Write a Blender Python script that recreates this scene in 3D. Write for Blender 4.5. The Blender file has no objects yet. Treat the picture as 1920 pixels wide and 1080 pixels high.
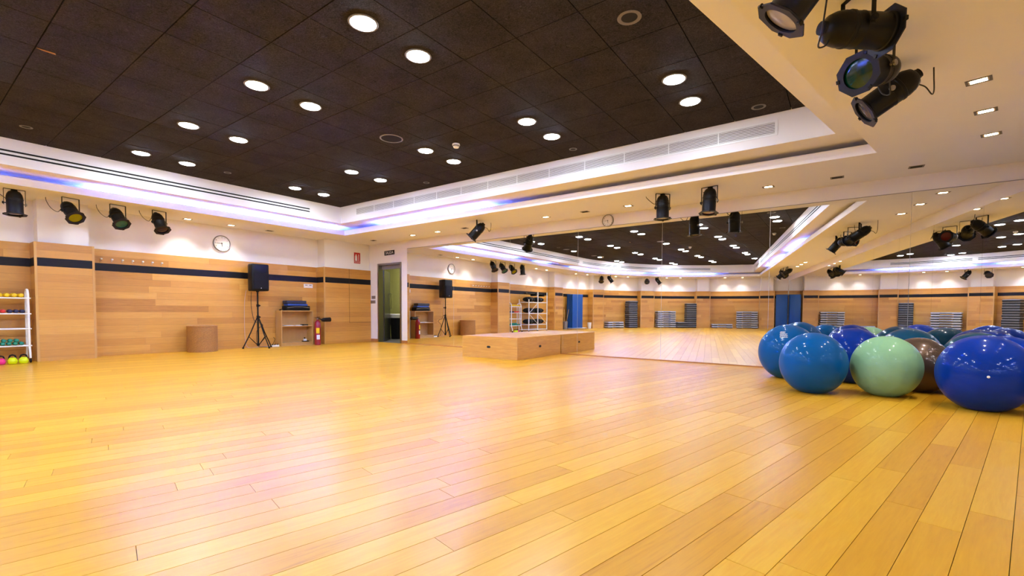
import bpy, bmesh, math, random
from mathutils import Vector, Matrix
rnd = random.Random(7)
R = math.radians
S = bpy.context.scene
COL = S.collection

# ------------------------------------------------------------------ camera
cam_d = bpy.data.cameras.new('camera'); cam = bpy.data.objects.new('camera', cam_d); COL.objects.link(cam)
FPX, CY, PITCH, ROLL, YAW = 860.82, 614.2, R(-2.08), R(0.25), R(35.858)
CAMH = 0.865
cam_d.sensor_width = 36.0; cam_d.lens = FPX / 1920 * 36
cam_d.shift_y = (CY - 540) / 1920
cam_d.clip_start = 0.02; cam_d.clip_end = 200
fw = Vector((-math.sin(YAW) * math.cos(PITCH), math.cos(YAW) * math.cos(PITCH), math.sin(PITCH)))
r0 = Vector((math.cos(YAW), math.sin(YAW), 0)); u0 = r0.cross(fw)
rr = math.cos(ROLL) * r0 + math.sin(ROLL) * u0; uu = -math.sin(ROLL) * r0 + math.cos(ROLL) * u0
cam.matrix_world = Matrix((( rr.x, uu.x, -fw.x, 0), (rr.y, uu.y, -fw.y, 0), (rr.z, uu.z, -fw.z, CAMH), (0, 0, 0, 1)))
S.camera = cam
# ------------------------------------------------------------------ world, exposure
wd = bpy.data.worlds.new('world'); S.world = wd; wd.use_nodes = True
wd.node_tree.nodes['Background'].inputs[0].default_value = (0.9, 0.8, 0.75, 1)
wd.node_tree.nodes['Background'].inputs[1].default_value = 0.02
S.view_settings.view_transform = 'Standard'; S.view_settings.look = 'None'
S.view_settings.exposure = 2.22; S.view_settings.gamma = 1.0; S.view_settings.use_curve_mapping = False
DOWN_HI, DOWN_LO, HALO, LED, HALL = 50.0, 38.0, 9.0, 250.0, 12.0      # lamp strengths

# ------------------------------------------------------------------ helpers
class MB:
    def __init__(s): s.v = []; s.f = []; s.uv = []
    def add(s, vs, fs, uvs=None):
        b = len(s.v); s.v += [tuple(v) for v in vs]; s.f += [tuple(b + i for i in f) for f in fs]
        return s
    def box(s, x0, x1, y0, y1, z0, z1, M=None):
        vs = [Vector((x, y, z)) for z in (z0, z1) for y in (y0, y1) for x in (x0, x1)]
        if M is not None: vs = [M @ v for v in vs]
        return s.add(vs, [(0, 2, 3, 1), (4, 5, 7, 6), (0, 1, 5, 4), (2, 6, 7, 3), (0, 4, 6, 2), (1, 3, 7, 5)])
    def rbox(s, x0, x1, y0, y1, z0, z1, r=.005, M=None, seg=1):
        bm = bmesh.new(); bmesh.ops.create_cube(bm, size=1)
        for v in bm.verts: v.co = Vector(((x0 + x1) / 2 + v.co.x * (x1 - x0), (y0 + y1) / 2 + v.co.y * (y1 - y0), (z0 + z1) / 2 + v.co.z * (z1 - z0)))
        bmesh.ops.bevel(bm, geom=list(bm.edges), offset=r, segments=seg, affect='EDGES', profile=.5)
        bm.verts.index_update()
        vs = [(M @ v.co if M is not None else v.co.copy()) for v in bm.verts]
        s.add(vs, [[v.index for v in f.verts] for f in bm.faces]); bm.free(); return s
    def lathe(s, prof, n=24, M=None, cap0=True, cap1=True, sx=1, sy=1):
        vs = []
        for r, z in prof:
            for k in range(n):
                a = 2 * math.pi * k / n; vs.append(Vector((r * math.cos(a) * sx, r * math.sin(a) * sy, z)))
        fs = []
        for i in range(len(prof) - 1):
            for k in range(n):
                k2 = (k + 1) % n; fs.append((i * n + k, i * n + k2, (i + 1) * n + k2, (i + 1) * n + k))
        if cap0: fs.append(tuple(range(n - 1, -1, -1)))
        if cap1: b = (len(prof) - 1) * n; fs.append(tuple(range(b, b + n)))
        if M is not None: vs = [M @ v for v in vs]
        return s.add(vs, fs)
    def tube(s, pts, r, n=8, closed=False, smooth=0):
        pts = [Vector(p) for p in pts]
        if smooth:
            q = [pts[0]] + pts + [pts[-1]]; o_ = []
            for i in range(1, len(q) - 2):
                for k in range(smooth):
                    u = k / smooth; a, b, c, d = q[i - 1], q[i], q[i + 1], q[i + 2]
                    o_.append(.5 * (2 * b + (c - a) * u + (2 * a - 5 * b + 4 * c - d) * u * u + (3 * b - a - 3 * c + d) * u ** 3))
            pts = o_ + [pts[-1]]
        pts = list(pts); m = len(pts); vs = []; prev = None
        for i, p in enumerate(pts):
            if closed: t = pts[(i + 1) % m] - pts[i - 1]
            else: t = pts[min(i + 1, m - 1)] - pts[max(i - 1, 0)]
            t.normalize()
            if prev is None: a = t.orthogonal().normalized()
            else: a = (prev - t * prev.dot(t)).normalized()
            prev = a; b = t.cross(a)
            for k in range(n):
                w = 2 * math.pi * k / n; vs.append(p + (a * math.cos(w) + b * math.sin(w)) * r)
        fs = []
        for i in range(m if closed else m - 1):
            j = (i + 1) % m
            for k in range(n):
                k2 = (k + 1) % n; fs.append((i * n + k, i * n + k2, j * n + k2, j * n + k))
        if not closed: fs.append(tuple(range(n - 1, -1, -1))); fs.append(tuple(range((m - 1) * n, m * n)))
        return s.add(vs, fs)
    def prism(s, poly, z0, z1, M=None):
        n = len(poly); vs = [Vector((x, y, z0)) for x, y in poly] + [Vector((x, y, z1)) for x, y in poly]
        fs = [tuple(range(n - 1, -1, -1)), tuple(range(n, 2 * n))] + [(i, (i + 1) % n, n + (i + 1) % n, n + i) for i in range(n)]
        if M is not None: vs = [M @ v for v in vs]
        return s.add(vs, fs)
    def mesh(s, name, mat, ang=35):
        me = bpy.data.meshes.new(name); me.from_pydata(s.v, [], s.f)
        if mat is not None: me.materials.append(mat)
        if ang:
            me.polygons.foreach_set('use_smooth', [True] * len(me.polygons)); me.set_sharp_from_angle(angle=R(ang))
        me.update(); return me
    def build(s, name, mat, parent=None, ang=35):
        return obj(name, s.mesh(name, mat, ang), parent)

def obj(name, me, parent=None, loc=None):
    o = bpy.data.objects.new(name, me); COL.objects.link(o)
    if parent is not None: o.parent = parent
    if loc is not None: o.location = loc
    return o
def tag(o, label, cat, group=None):
    o['label'] = label; o['category'] = cat
    if group: o['group'] = group
    return o
def thing(name, label, cat, loc=(0, 0, 0), rz=0, group=None):
    o = bpy.data.objects.new(name, None); COL.objects.link(o); o.empty_display_size = .05
    o.location = loc; o.rotation_euler = (0, 0, rz)
    return tag(o, label, cat, group)
def struct(o): o['kind'] = 'structure'; return o
def stuff(o): o['kind'] = 'stuff'; return o
def copy_tree(o, parent=None):
    c = o.copy(); COL.objects.link(c); c.parent = parent
    for ch in list(o.children): copy_tree(ch, c)
    return c
def text_mesh(txt, size, mat, name='lettering', align='CENTER', ext=.0006):
    cu = bpy.data.curves.new('t', 'FONT'); cu.body = txt; cu.size = size; cu.align_x = align; cu.align_y = 'CENTER'; cu.extrude = ext; cu.resolution_u = 2
    t = bpy.data.objects.new('t', cu); COL.objects.link(t)
    dg = bpy.context.evaluated_depsgraph_get(); me = bpy.data.meshes.new_from_object(t.evaluated_get(dg)); me.name = name
    bpy.data.objects.remove(t); me.materials.clear(); me.materials.append(mat); return me
def basis(x, y, z, o):
    return Matrix(((x[0], y[0], z[0], o[0]), (x[1], y[1], z[1], o[1]), (x[2], y[2], z[2], o[2]), (0, 0, 0, 1)))

# ------------------------------------------------------------------ materials
def nodes(name):
    m = bpy.data.materials.new(name); m.use_nodes = True; nt = m.node_tree
    return m, nt, nt.nodes['Principled BSDF']
def pm(name, col, rough=.5, metal=0., var=.08, scale=12., bump=0., spec=.5, coat=0., emit=None, es=0., trans=0., ior=1.45):
    m, nt, b = nodes(name); N = nt.nodes; L = nt.links
    tc = N.new('ShaderNodeTexCoord'); nz = N.new('ShaderNodeTexNoise'); nz.inputs['Scale'].default_value = scale; nz.inputs['Detail'].default_value = 3
    L.new(tc.outputs['Object'], nz.inputs['Vector'])
    mx = N.new('ShaderNodeMix'); mx.data_type = 'RGBA'
    mx.inputs[6].default_value = (*[max(0, c * (1 - var)) for c in col], 1); mx.inputs[7].default_value = (*[min(1, c * (1 + var)) for c in col], 1)
    L.new(nz.outputs['Fac'], mx.inputs[0]); L.new(mx.outputs[2], b.inputs['Base Color'])
    b.inputs['Roughness'].default_value = rough; b.inputs['Metallic'].default_value = metal; b.inputs['Specular IOR Level'].default_value = spec
    b.inputs['Coat Weight'].default_value = coat; b.inputs['Transmission Weight'].default_value = trans; b.inputs['IOR'].default_value = ior
    if bump:
        bp = N.new('ShaderNodeBump'); bp.inputs['Strength'].default_value = bump; bp.inputs['Distance'].default_value = .01
        L.new(nz.outputs['Fac'], bp.inputs['Height']); L.new(bp.outputs[0], b.inputs['Normal'])
    if emit: b.inputs['Emission Color'].default_value = (*emit, 1); b.inputs['Emission Strength'].default_value = es
    return m
def emis(name, col, st):
    m, nt, b = nodes(name); b.inputs['Base Color'].default_value = (.8, .8, .8, 1)
    b.inputs['Emission Color'].default_value = (*col, 1); b.inputs['Emission Strength'].default_value = st; return m
def ramp(N, stops):
    r = N.new('ShaderNodeValToRGB'); e = r.color_ramp.elements
    e[0].position = stops[0][0]; e[0].color = (*stops[0][1], 1); e[1].position = stops[-1][0]; e[1].color = (*stops[-1][1], 1)
    for p, c in stops[1:-1]:
        x = e.new(p); x.color = (*c, 1)
    return r
def wood(name, stops, rough, rotz=0., stretch=(14., 1.1, 14.), grain=.35, coat=0., mode='piece', spec=.5, bump=.04, coatr=.18):
    """timber; every board (object or loose piece) has a tone of its own"""
    m, nt, b = nodes(name); N = nt.nodes; L = nt.links
    def math_(op, a, bb=None):
        n = N.new('ShaderNodeMath'); n.operation = op
        for i, v in enumerate((a, bb)):
            if v is None: continue
            if isinstance(v, (int, float)): n.inputs[i].default_value = v
            else: L.new(v, n.inputs[i])
        return n.outputs[0]
    geo = N.new('ShaderNodeNewGeometry'); pos = geo.outputs['Position']
    if mode == 'piece':
        oi = N.new('ShaderNodeObjectInfo'); rv = math_('FRACT', math_('ADD', oi.outputs['Random'], geo.outputs['Random Per Island']))
    else:                                                      # 'course': UV in metres, courses .1255 high
        uvn = N.new('ShaderNodeUVMap'); sp = N.new('ShaderNodeSeparateXYZ'); L.new(uvn.outputs[0], sp.inputs[0]); pos = uvn.outputs[0]
        row = math_('FLOOR', math_('DIVIDE', sp.outputs[1], .1255))
        wn = N.new('ShaderNodeTexWhiteNoise'); wn.noise_dimensions = '1D'; L.new(row, wn.inputs['W'])
        colm = math_('FLOOR', math_('ADD', math_('DIVIDE', sp.outputs[0], 1.7), math_('MULTIPLY', wn.outputs[0], 7.)))
        w2 = N.new('ShaderNodeTexWhiteNoise'); w2.noise_dimensions = '2D'; cb = N.new('ShaderNodeCombineXYZ'); L.new(row, cb.inputs[0]); L.new(colm, cb.inputs[1]); L.new(cb.outputs[0], w2.inputs['Vector'])
        rv = w2.outputs[0]
    mp = N.new('ShaderNodeMapping'); mp.inputs['Rotation'].default_value = (0, 0, rotz); L.new(pos, mp.inputs['Vector'])
    off = N.new('ShaderNodeCombineXYZ'); L.new(math_('MULTIPLY', rv, 37.), off.inputs[0]); L.new(math_('MULTIPLY', rv, 91.), off.inputs[1])
    ad = N.new('ShaderNodeVectorMath'); ad.operation = 'ADD'; L.new(mp.outputs[0], ad.inputs[0]); L.new(off.outputs[0], ad.inputs[1])
    sc = N.new('ShaderNodeVectorMath'); sc.operation = 'MULTIPLY'; L.new(ad.outputs[0], sc.inputs[0]); sc.inputs[1].default_value = stretch
    n1 = N.new('ShaderNodeTexNoise'); n1.inputs['Scale'].default_value = 1.; n1.inputs['Detail'].default_value = 4; n1.inputs['Distortion'].default_value = 1.6; L.new(sc.outputs[0], n1.inputs['Vector'])
    wv = N.new('ShaderNodeTexNoise'); wv.inputs['Scale'].default_value = 5.; wv.inputs['Detail'].default_value = 4; wv.inputs['Distortion'].default_value = .6; L.new(sc.outputs[0], wv.inputs['Vector'])
    g = math_('ADD', math_('MULTIPLY', n1.outputs['Fac'], .55), math_('MULTIPLY', wv.outputs['Fac'], .45))
    t = math_('ADD', math_('MULTIPLY', rv, 1 - grain), math_('MULTIPLY', math_('SUBTRACT', math_('MULTIPLY', g, 2.2), .6), grain))
    cr = ramp(N, stops); L.new(t, cr.inputs[0]); L.new(cr.outputs[0], b.inputs['Base Color'])
    b.inputs['Roughness'].default_value = rough; b.inputs['Coat Weight'].default_value = coat; b.inputs['Coat Roughness'].default_value = coatr; b.inputs['Specular IOR Level'].default_value = spec
    if bump: bp = N.new('ShaderNodeBump'); bp.inputs['Strength'].default_value = bump; bp.inputs['Distance'].default_value = .004; L.new(g, bp.inputs['Height']); L.new(bp.outputs[0], b.inputs['Normal'])
    return m

CANG = math.atan(.226)                                                       # wall_right leans this much from the side direction
M = {}
M['floor'] = wood('floor_oak', [(0, (.42, .16, .004)), (.2, (.58, .265, .008)), (.6, (.67, .33, .012)), (1, (.75, .42, .026))], .34, rotz=CANG, stretch=(20, 1.3, 20), grain=.46, coat=.30, bump=0, coatr=.24, spec=.20)
M['board'] = wood('wall_oak_boards', [(0, (.32, .125, .016)), (.3, (.48, .22, .034)), (.7, (.60, .30, .05)), (1, (.70, .39, .085))], .45, stretch=(22, 1.3, 22), grain=.38)
M['course'] = wood('wall_oak_panel', [(0, (.32, .125, .016)), (.3, (.48, .22, .034)), (.7, (.60, .30, .05)), (1, (.70, .39, .085))], .45, stretch=(1.3, 22, 22), grain=.38, mode='course')
M['trimwood'] = wood('oak_edge', [(0, (.50, .26, .06)), (1, (.60, .34, .09))], .45, stretch=(22, 22, 1.3), grain=.5)
M['skirt'] = wood('oak_skirting', [(0, (.38, .15, .04)), (1, (.48, .21, .06))], .4, stretch=(1.3, 22, 22), grain=.5)
M['podium'] = wood('podium_oak', [(0, (.44, .20, .03)), (.5, (.56, .28, .045)), (1, (.66, .36, .07))], .4, stretch=(1.2, 1.2, 16), grain=.95)
M['birch'] = wood('bookcase_birch', [(0, (.46, .25, .075)), (1, (.56, .33, .11))], .5, stretch=(9, 9, 1.2), grain=.6)
M['white'] = pm('white_plaster', (.80, .77, .77), .8, var=.02, scale=3)
M['sub'] = pm('dark_underlay', (.07, .04, .02), .9)
M['tile'] = None
M['stripe'] = pm('black_stripe', (.0045, .0038, .007), .5, var=.2, spec=.3)
M['black'] = pm('black_enamel', (.0035, .0035, .0038), .42, var=.3, spec=.28)
M['blackmat'] = pm('black_matt', (.006, .006, .007), .7, var=.3, scale=60, bump=.2, spec=.25)
M['steel'] = pm('brushed_steel', (.30, .29, .28), .35, metal=1., var=.1, scale=40)
M['chrome'] = pm('chrome', (.75, .74, .72), .12, metal=1., var=.03)
M['whitemetal'] = pm('white_enamel', (.80, .80, .80), .35, var=.03)
M['whiteplastic'] = pm('white_plastic', (.78, .77, .74), .4, var=.03)
M['greyplastic'] = pm('grey_plastic', (.22, .20, .20), .5, var=.08)
M['stepgrey'] = pm('grey_step_plastic', (.40, .40, .42), .5, var=.15, scale=30)
M['stepblack'] = pm('black_step_rubber', (.02, .02, .024), .6, var=.2, scale=30)
M['red'] = pm('red_enamel', (.26, .007, .009), .25, var=.1, coat=.4)
M['signred'] = pm('sign_red', (.45, .015, .02), .45, var=.04)
M['yellow'] = pm('yellow_label', (.85, .60, .0), .5, var=.04)
M['paper'] = pm('white_paper', (.72, .73, .76), .6, var=.06)
M['bluemat'] = pm('blue_vinyl', (.003, .075, .32), .45, var=.12, scale=5)
M['wicker'] = pm('wicker', (.35, .16, .030), .6, var=.5, scale=60)
M['mirror'] = pm('mirror_glass', (.90, .90, .89), .0, metal=1., var=.0)
M['glass'] = pm('clear_glass', (.9, .95, .93), .03, var=0, trans=1., ior=1.45)
M['green'] = pm('green_hall_wall', (.50, .50, .17), .8, var=.12, scale=20)
M['hallfloor'] = pm('hall_floor', (.12, .11, .11), .5, var=.1)
M['cableblack'] = pm('black_cable', (.012, .011, .011), .6, var=.1)
M['cablewhite'] = pm('pale_cable', (.55, .38, .34), .6, var=.1)
M['lampring'] = pm('grey_lamp_ring', (.14, .12, .105), .5, var=.05)
M['hookplate'] = pm('clear_hook_plastic', (.46, .33, .21), .2, var=.05)
M['hole'] = pm('dark_recess', (.006, .005, .005), .8)
M['refl'] = pm('halogen_reflector', (.75, .6, .45), .25, metal=1., var=.05)
M['down_hi'] = emis('downlight_bright', (.86, 1., 1.25), DOWN_HI)
M['down_lo'] = emis('downlight_soft', (.90, 1., 1.15), DOWN_LO)
M['halo'] = emis('halogen_lamp', (1., .80, .52), HALO)
M['led'] = emis('blue_cove_tube', (.07, .145, 1.), LED)
def tile_mat():
    m, nt, b = nodes('wood_wool_tile'); N = nt.nodes; L = nt.links
    g = N.new('ShaderNodeNewGeometry'); oi = N.new('ShaderNodeObjectInfo')
    v = N.new('ShaderNodeTexNoise'); v.inputs['Scale'].default_value = 42; v.inputs['Detail'].default_value = 5; v.inputs['Roughness'].default_value = .75; v.inputs['Distortion'].default_value = 2.2
    L.new(g.outputs['Position'], v.inputs['Vector'])
    v2 = N.new('ShaderNodeTexNoise'); v2.inputs['Scale'].default_value = 3; L.new(g.outputs['Position'], v2.inputs['Vector'])
    ad = N.new('ShaderNodeMath'); ad.operation = 'MULTIPLY_ADD'; L.new(v2.outputs['Fac'], ad.inputs[0]); ad.inputs[1].default_value = .2; L.new(v.outputs['Fac'], ad.inputs[2])
    r = ramp(N, [(.42, (.009, .0072, .0072)), (.66, (.040, .032, .031)), (.92, (.105, .085, .08))]); L.new(ad.outputs[0], r.inputs[0]); L.new(r.outputs[0], b.inputs['Base Color'])
    b.inputs['Roughness'].default_value = .95; b.inputs['Specular IOR Level'].default_value = .1
    bp = N.new('ShaderNodeBump'); bp.inputs['Strength'].default_value = .6; bp.inputs['Distance'].default_value = .008; L.new(v.outputs['Fac'], bp.inputs['Height']); L.new(bp.outputs[0], b.inputs['Normal'])
    return m
M['tile'] = tile_mat()

# ------------------------------------------------------------------ plan of the room (metres)
XA, YB = -11.014, 8.048
CX, CYD, RD = -1.96, -2.2, 9.054              # curved back wall: centre and radius
ZW, ZM, ZS, ZL, ZF, ZC = 1.958, 2.454, 2.670, 2.782, 2.853, 3.222
def xc(y): return 2.0068 - .226 * (YB - y)     # mirrored right wall
CDIR = Vector((math.sin(CANG), math.cos(CANG), 0)); CN = Vector((-math.cos(CANG), math.sin(CANG), 0))   # along wall to the front; into the room
def outline(dA, dB, dC, n=40):
    xa = XA + dA; yb = YB - dB; hc = dC / math.cos(CANG)
    fx = lambda y: xc(y) - hc
    rad = CX - xa
    # intersection of right line with arc
    a = math.pi * 1.5; 
    for _ in range(60):
        y = CYD + rad * math.sin(a); x = CX + rad * math.cos(a); a += (fx(y) - x) / rad
    pts = [(xa, yb)] + [(CX + rad * math.cos(math.pi + (a - math.pi) * i / n), CYD + rad * math.sin(math.pi + (a - math.pi) * i / n)) for i in range(n + 1)] + [(fx(yb), yb)]
    return pts                                  # counter-clockwise
ROOM = outline(0, 0, 0)
LIP = (1.18, 1.373, 1.405); DARK = (1.583, 1.739, 1.697)
def grow(o, d): return tuple(v - d for v in o)

def clip(poly, inside):
    """Sutherland-Hodgman against a convex counter-clockwise outline"""
    out = poly
    for i in range(len(inside)):
        a = inside[i]; b = inside[(i + 1) % len(inside)]; inp = out; out = []
        if not inp: return []
        def side(p): return (b[0] - a[0]) * (p[1] - a[1]) - (b[1] - a[1]) * (p[0] - a[0])
        for j in range(len(inp)):
            p, q = inp[j - 1], inp[j]; sp, sq = side(p), side(q)
            if (sp >= 0) != (sq >= 0):
                t = sp / (sp - sq); out.append((p[0] + t * (q[0] - p[0]), p[1] + t * (q[1] - p[1])))
            if sq >= 0: out.append(q)
    return out
def area(p): return .5 * abs(sum(p[i - 1][0] * p[i][1] - p[i][0] * p[i - 1][1] for i in range(len(p))))
def in_poly(pt, poly):
    return all((poly[(i + 1) % len(poly)][0] - poly[i][0]) * (pt[1] - poly[i][1]) - (poly[(i + 1) % len(poly)][1] - poly[i][1]) * (pt[0] - poly[i][0]) >= 0 for i in range(len(poly)))
def pix(p):
    d = Vector(p) - Vector((0, 0, CAMH)); z = d.dot(fw)
    if z < .05: return None
    return 960 + FPX * d.dot(rr) / z, CY - FPX * d.dot(uu) / z
def pix_area(poly, z):
    q = [pix((x, y, z)) for x, y in poly]
    if any(v is None for v in q): return 0
    if max(v[0] for v in q) < 0 or min(v[0] for v in q) > 1920 or max(v[1] for v in q) < 0 or min(v[1] for v in q) > 1080: return 0
    q = [(min(max(a, 0), 1920), min(max(b, 0), 1080)) for a, b in q]
    return area(q)

# ------------------------------------------------------------------ floor
fl = struct(MB().prism(outline(-.05, -.05, -.05), -.06, -.013).build('floor', M['sub'], ang=0))
def strip_pieces():
    PW = .1325; ca, sa = math.cos(CANG), math.sin(CANG)
    P = []
    for k in range(-110, 40):
        s0 = -.954 + PW * k; s1 = s0 + PW
        t = -16 + rnd.random() * 2
        while t < 12:
            L = rnd.choice((1.1, 1.4, 1.7, 2.0)) + rnd.random() * .15
            g = .0011
            q = [(s * ca + tt * sa, -s * sa + tt * ca) for s, tt in ((s0 + g, t + g), (s1 - g, t + g), (s1 - g, t + L - g), (s0 + g, t + L - g))]
            c = clip(q, ROOM)
            if len(c) >= 3 and area(c) > .002: P.append(c)
            t += L
    return P
planks = sorted(strip_pieces(), key=lambda q: -pix_area(q, 0))
for q in planks[:300]: MB().prism(q, -.013, 0).build('floor_plank', M['floor'], fl, ang=0)
mb = MB()
for q in planks[300:]: mb.prism(q, -.013, 0)
stuff(mb.build('floor_planks_far', M['floor'], fl, ang=0))

# ------------------------------------------------------------------ walls
# left wall with oak boards
wl = struct(MB().box(XA - .23, XA - .016, CYD, YB + .2, 0, 2.9).build('wall_left', M['white'], ang=0))
ZB = [0, .0604] + [.0604 + .12547 * k for k in range(1, 13)]; ZB[-1] = 1.566
COURSES = [(ZB[i], ZB[i + 1]) for i in range(len(ZB) - 1)] + [(1.704, 1.831), (1.831, 1.958)]
def boards_y(X, y0, y1, parent, lens=(1.3, 1.7, 2.2), th=.016):
    for z0, z1 in COURSES:
        y = y0; first = True
        while y < y1 - 1e-4:
            L = lens[0] if len(lens) == 1 else rnd.choice(lens) * (rnd.random() * .6 + .4 if first else 1); first = False
            e = min(y + L, y1)
            if y1 - e < .25: e = y1
            MB().box(X - th, X, y + .0008, e - .0008, z0 + .0008, z1 - .0008).build('wall_board', M['board'], parent, ang=0); y = e
    MB().box(X - th - .004, X - .004, y0, y1, 0, 1.5655).box(X - th - .004, X - .004, y0, y1, 1.7045, ZW - .001).build('board_backing', M['sub'], parent, ang=0)
    MB().box(X - th, X - .001, y0, y1, 1.5665, 1.7035).build('dark_stripe', M['stripe'], parent, ang=0)
def boards_x(Y, x0, x1, parent, sgn, th=.016):
    for z0, z1 in COURSES:
        MB().box(x0, x1, min(Y, Y - sgn * th), max(Y, Y - sgn * th), z0 + .0008, z1 - .0008).build('wall_board', M['board'], parent, ang=0)
    MB().box(x0, x1, min(Y - sgn * .004, Y - sgn * (th + .003)), max(Y - sgn * .004, Y - sgn * (th + .003)), 0, ZW - .001).build('board_backing', M['sub'], parent, ang=0)
    MB().box(x0, x1, min(Y - sgn * .001, Y - sgn * th), max(Y - sgn * .001, Y - sgn * th), 1.5665, 1.7035).build('dark_stripe', M['stripe'], parent, ang=0)
XP = -10.66
boards_y(XA, 2.26, 6.64, wl)
boards_y(XA, -1.95, 1.52, wl, (2.4, 1.8))
for (a, b) in ((1.52, 2.26), (6.64, YB)):                                     # two pillars on this wall
    c = MB().box(XA - .016, XP - .06, a + .055, min(b - .055, YB) if b < 8 else YB, 0, ZS).build('pillar', M['white'], wl, ang=0)
    MB().box(XA - .016, XP - .017, a + .017, b - (.017 if b < 8 else 0), 0, ZW - .002).build('pillar_core', M['white'], wl, ang=0)
    boards_y(XP, a + .03, b - (.03 if b < 8 else 0), wl, (9,))
    boards_x(a, XA, XP - .03, wl, -1)
    MB().box(XP - .03, XP + .001, a - .001, a + .03, 0, ZW).build('corner_trim', M['trimwood'], wl, ang=0)
    if b < 8:
        boards_x(b, XA, XP - .03, wl, 1)
        MB().box(XP - .03, XP + .001, b - .03, b + .001, 0, ZW).build('corner_trim', M['trimwood'], wl, ang=0)
# seam of the cupboard door in the end pillar
MB().box(XP + .0005, XP + .002, 7.365, 7.372, .53, ZW).build('door_seam', M['sub'], wl, ang=0)
MB().box(XP + .0005, XP + .002, 7.372, YB, .53, .537).build('door_seam', M['sub'], wl, ang=0)

# front wall: door opening, mirror
DX0, DX1, DZ = -10.35, -9.385, 2.13
mb = MB(); mb.box(XA - .23, DX0, YB + .008, YB + .2, 0, 2.9); mb.box(DX0, DX1, YB + .008, YB + .2, DZ, 2.9); mb.box(DX1, 2.4, YB + .008, YB + .2, 0, 2.9)
wf = struct(mb.build('wall_front', M['white'], ang=0))
bb = struct(MB().box(XP, DX0 - .001, YB - .006, YB + .008, 0, .08).box(DX1 + .001, -9.166, YB - .006, YB + .008, 0, .08).build('baseboard_front', M['skirt'], ang=0))
seams = [-9.165, -7.529, -5.876, -4.235, -2.597, -.948, .688, 1.995]
mw = thing('wall_mirror', 'wall-wide mirror of tall panels behind the wooden podium', 'mirror', (0, YB, 0))
for a, b in zip(seams[:-1], seams[1:]):
    MB().box(a + .002, b - .002, 0, .007, .022, ZM).build('mirror_panel', M['mirror'], mw, ang=0)
MB().box(seams[0], seams[-1], -.006, .008, 0, .021).build('base_strip', M['skirt'], mw, ang=0)
MB().box(seams[0], seams[-1], .001, .008, ZM + .001, ZM + .008).build('top_strip', M['greyplastic'], mw, ang=0)
# right wall, leaning away, also mirror
CL = 19.9
def cpt(t, d=0): p = Vector((2.0068, YB, 0)) - CDIR * t + CN * d; return (p.x, p.y)
wr = struct(MB().prism([cpt(-.2, -.2), cpt(-.2, -.009), cpt(CL, -.009), cpt(CL, -.2)][::-1], 0, 2.9).build('wall_right', M['white'], ang=0))
mr = thing('wall_mirror', 'long mirror of tall panels along the wall beside the exercise balls', 'mirror', (2.0068, YB, 0))
inv = Matrix.Translation((-2.0068, -YB, 0))
t = .01
while t < CL - .7:
    e = min(t + 1.64, CL - .45)
    MB().prism([cpt(t + .0015, -.008), cpt(t + .0015, 0), cpt(e - .0015, 0), cpt(e - .0015, -.008)][::-1], .022, ZM, inv).build('mirror_panel', M['mirror'], mr, ang=0); t = e
MB().prism([cpt(.01, -.008), cpt(.01, .006), cpt(t, .006), cpt(t, -.008)][::-1], 0, .021, inv).build('base_strip', M['skirt'], mr, ang=0)

# curved back wall
AEND = math.atan2(ROOM[-2][1] - CYD, ROOM[-2][0] - CX) % (2 * math.pi)
def arc_pts(rad, a0, a1, n): return [(CX + rad * math.cos(a0 + (a1 - a0) * i / n), CYD + rad * math.sin(a0 + (a1 - a0) * i / n)) for i in range(n + 1)]
def arc_band(r0_, r1_, a0, a1, z0, z1, n): # closed curved slab
    p = arc_pts(r1_, a0, a1, n) + arc_pts(r0_, a0, a1, n)[::-1]
    mb = MB(); k = n + 1
    vs = [(x, y, z0) for x, y in p] + [(x, y, z1) for x, y in p]; m2 = 2 * k; fs = []
    for i in range(n):
        fs.append((i, i + 1, m2 - 2 - i, m2 - 1 - i)); fs.append((m2 + i + 1, m2 + i, m2 + m2 - 1 - i, m2 + m2 - 2 - i))
    for i in range(m2): j = (i + 1) % m2; fs.append((i, m2 + i, m2 + j, j))
    mb.add(vs, fs); return mb
def arc_uv(o, rad):
    me = o.data; uv = me.uv_layers.new(name='UVMap')
    for l in me.loops:
        v = me.vertices[l.vertex_index].co
        a = math.atan2(v.y - CYD, v.x - CX) % (2 * math.pi); uv.data[l.index].uv = (a * rad + (math.hypot(v.x - CX, v.y - CYD) - rad), v.z - .0604 + .1255 if v.z < 1.6 else v.z + .04)
    return o
wb = struct(arc_band(RD + .016, RD + .22, math.pi - .02, AEND + .03, 0, 2.9, 60).build('wall_back', M['white'], ang=40))
PIL = [(178.4, 183.2), (198.5, 203.3), (218.75, 223.95), (239.05, 243.75), (259.3, 263.75)]
prev = R(178.4)
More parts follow.
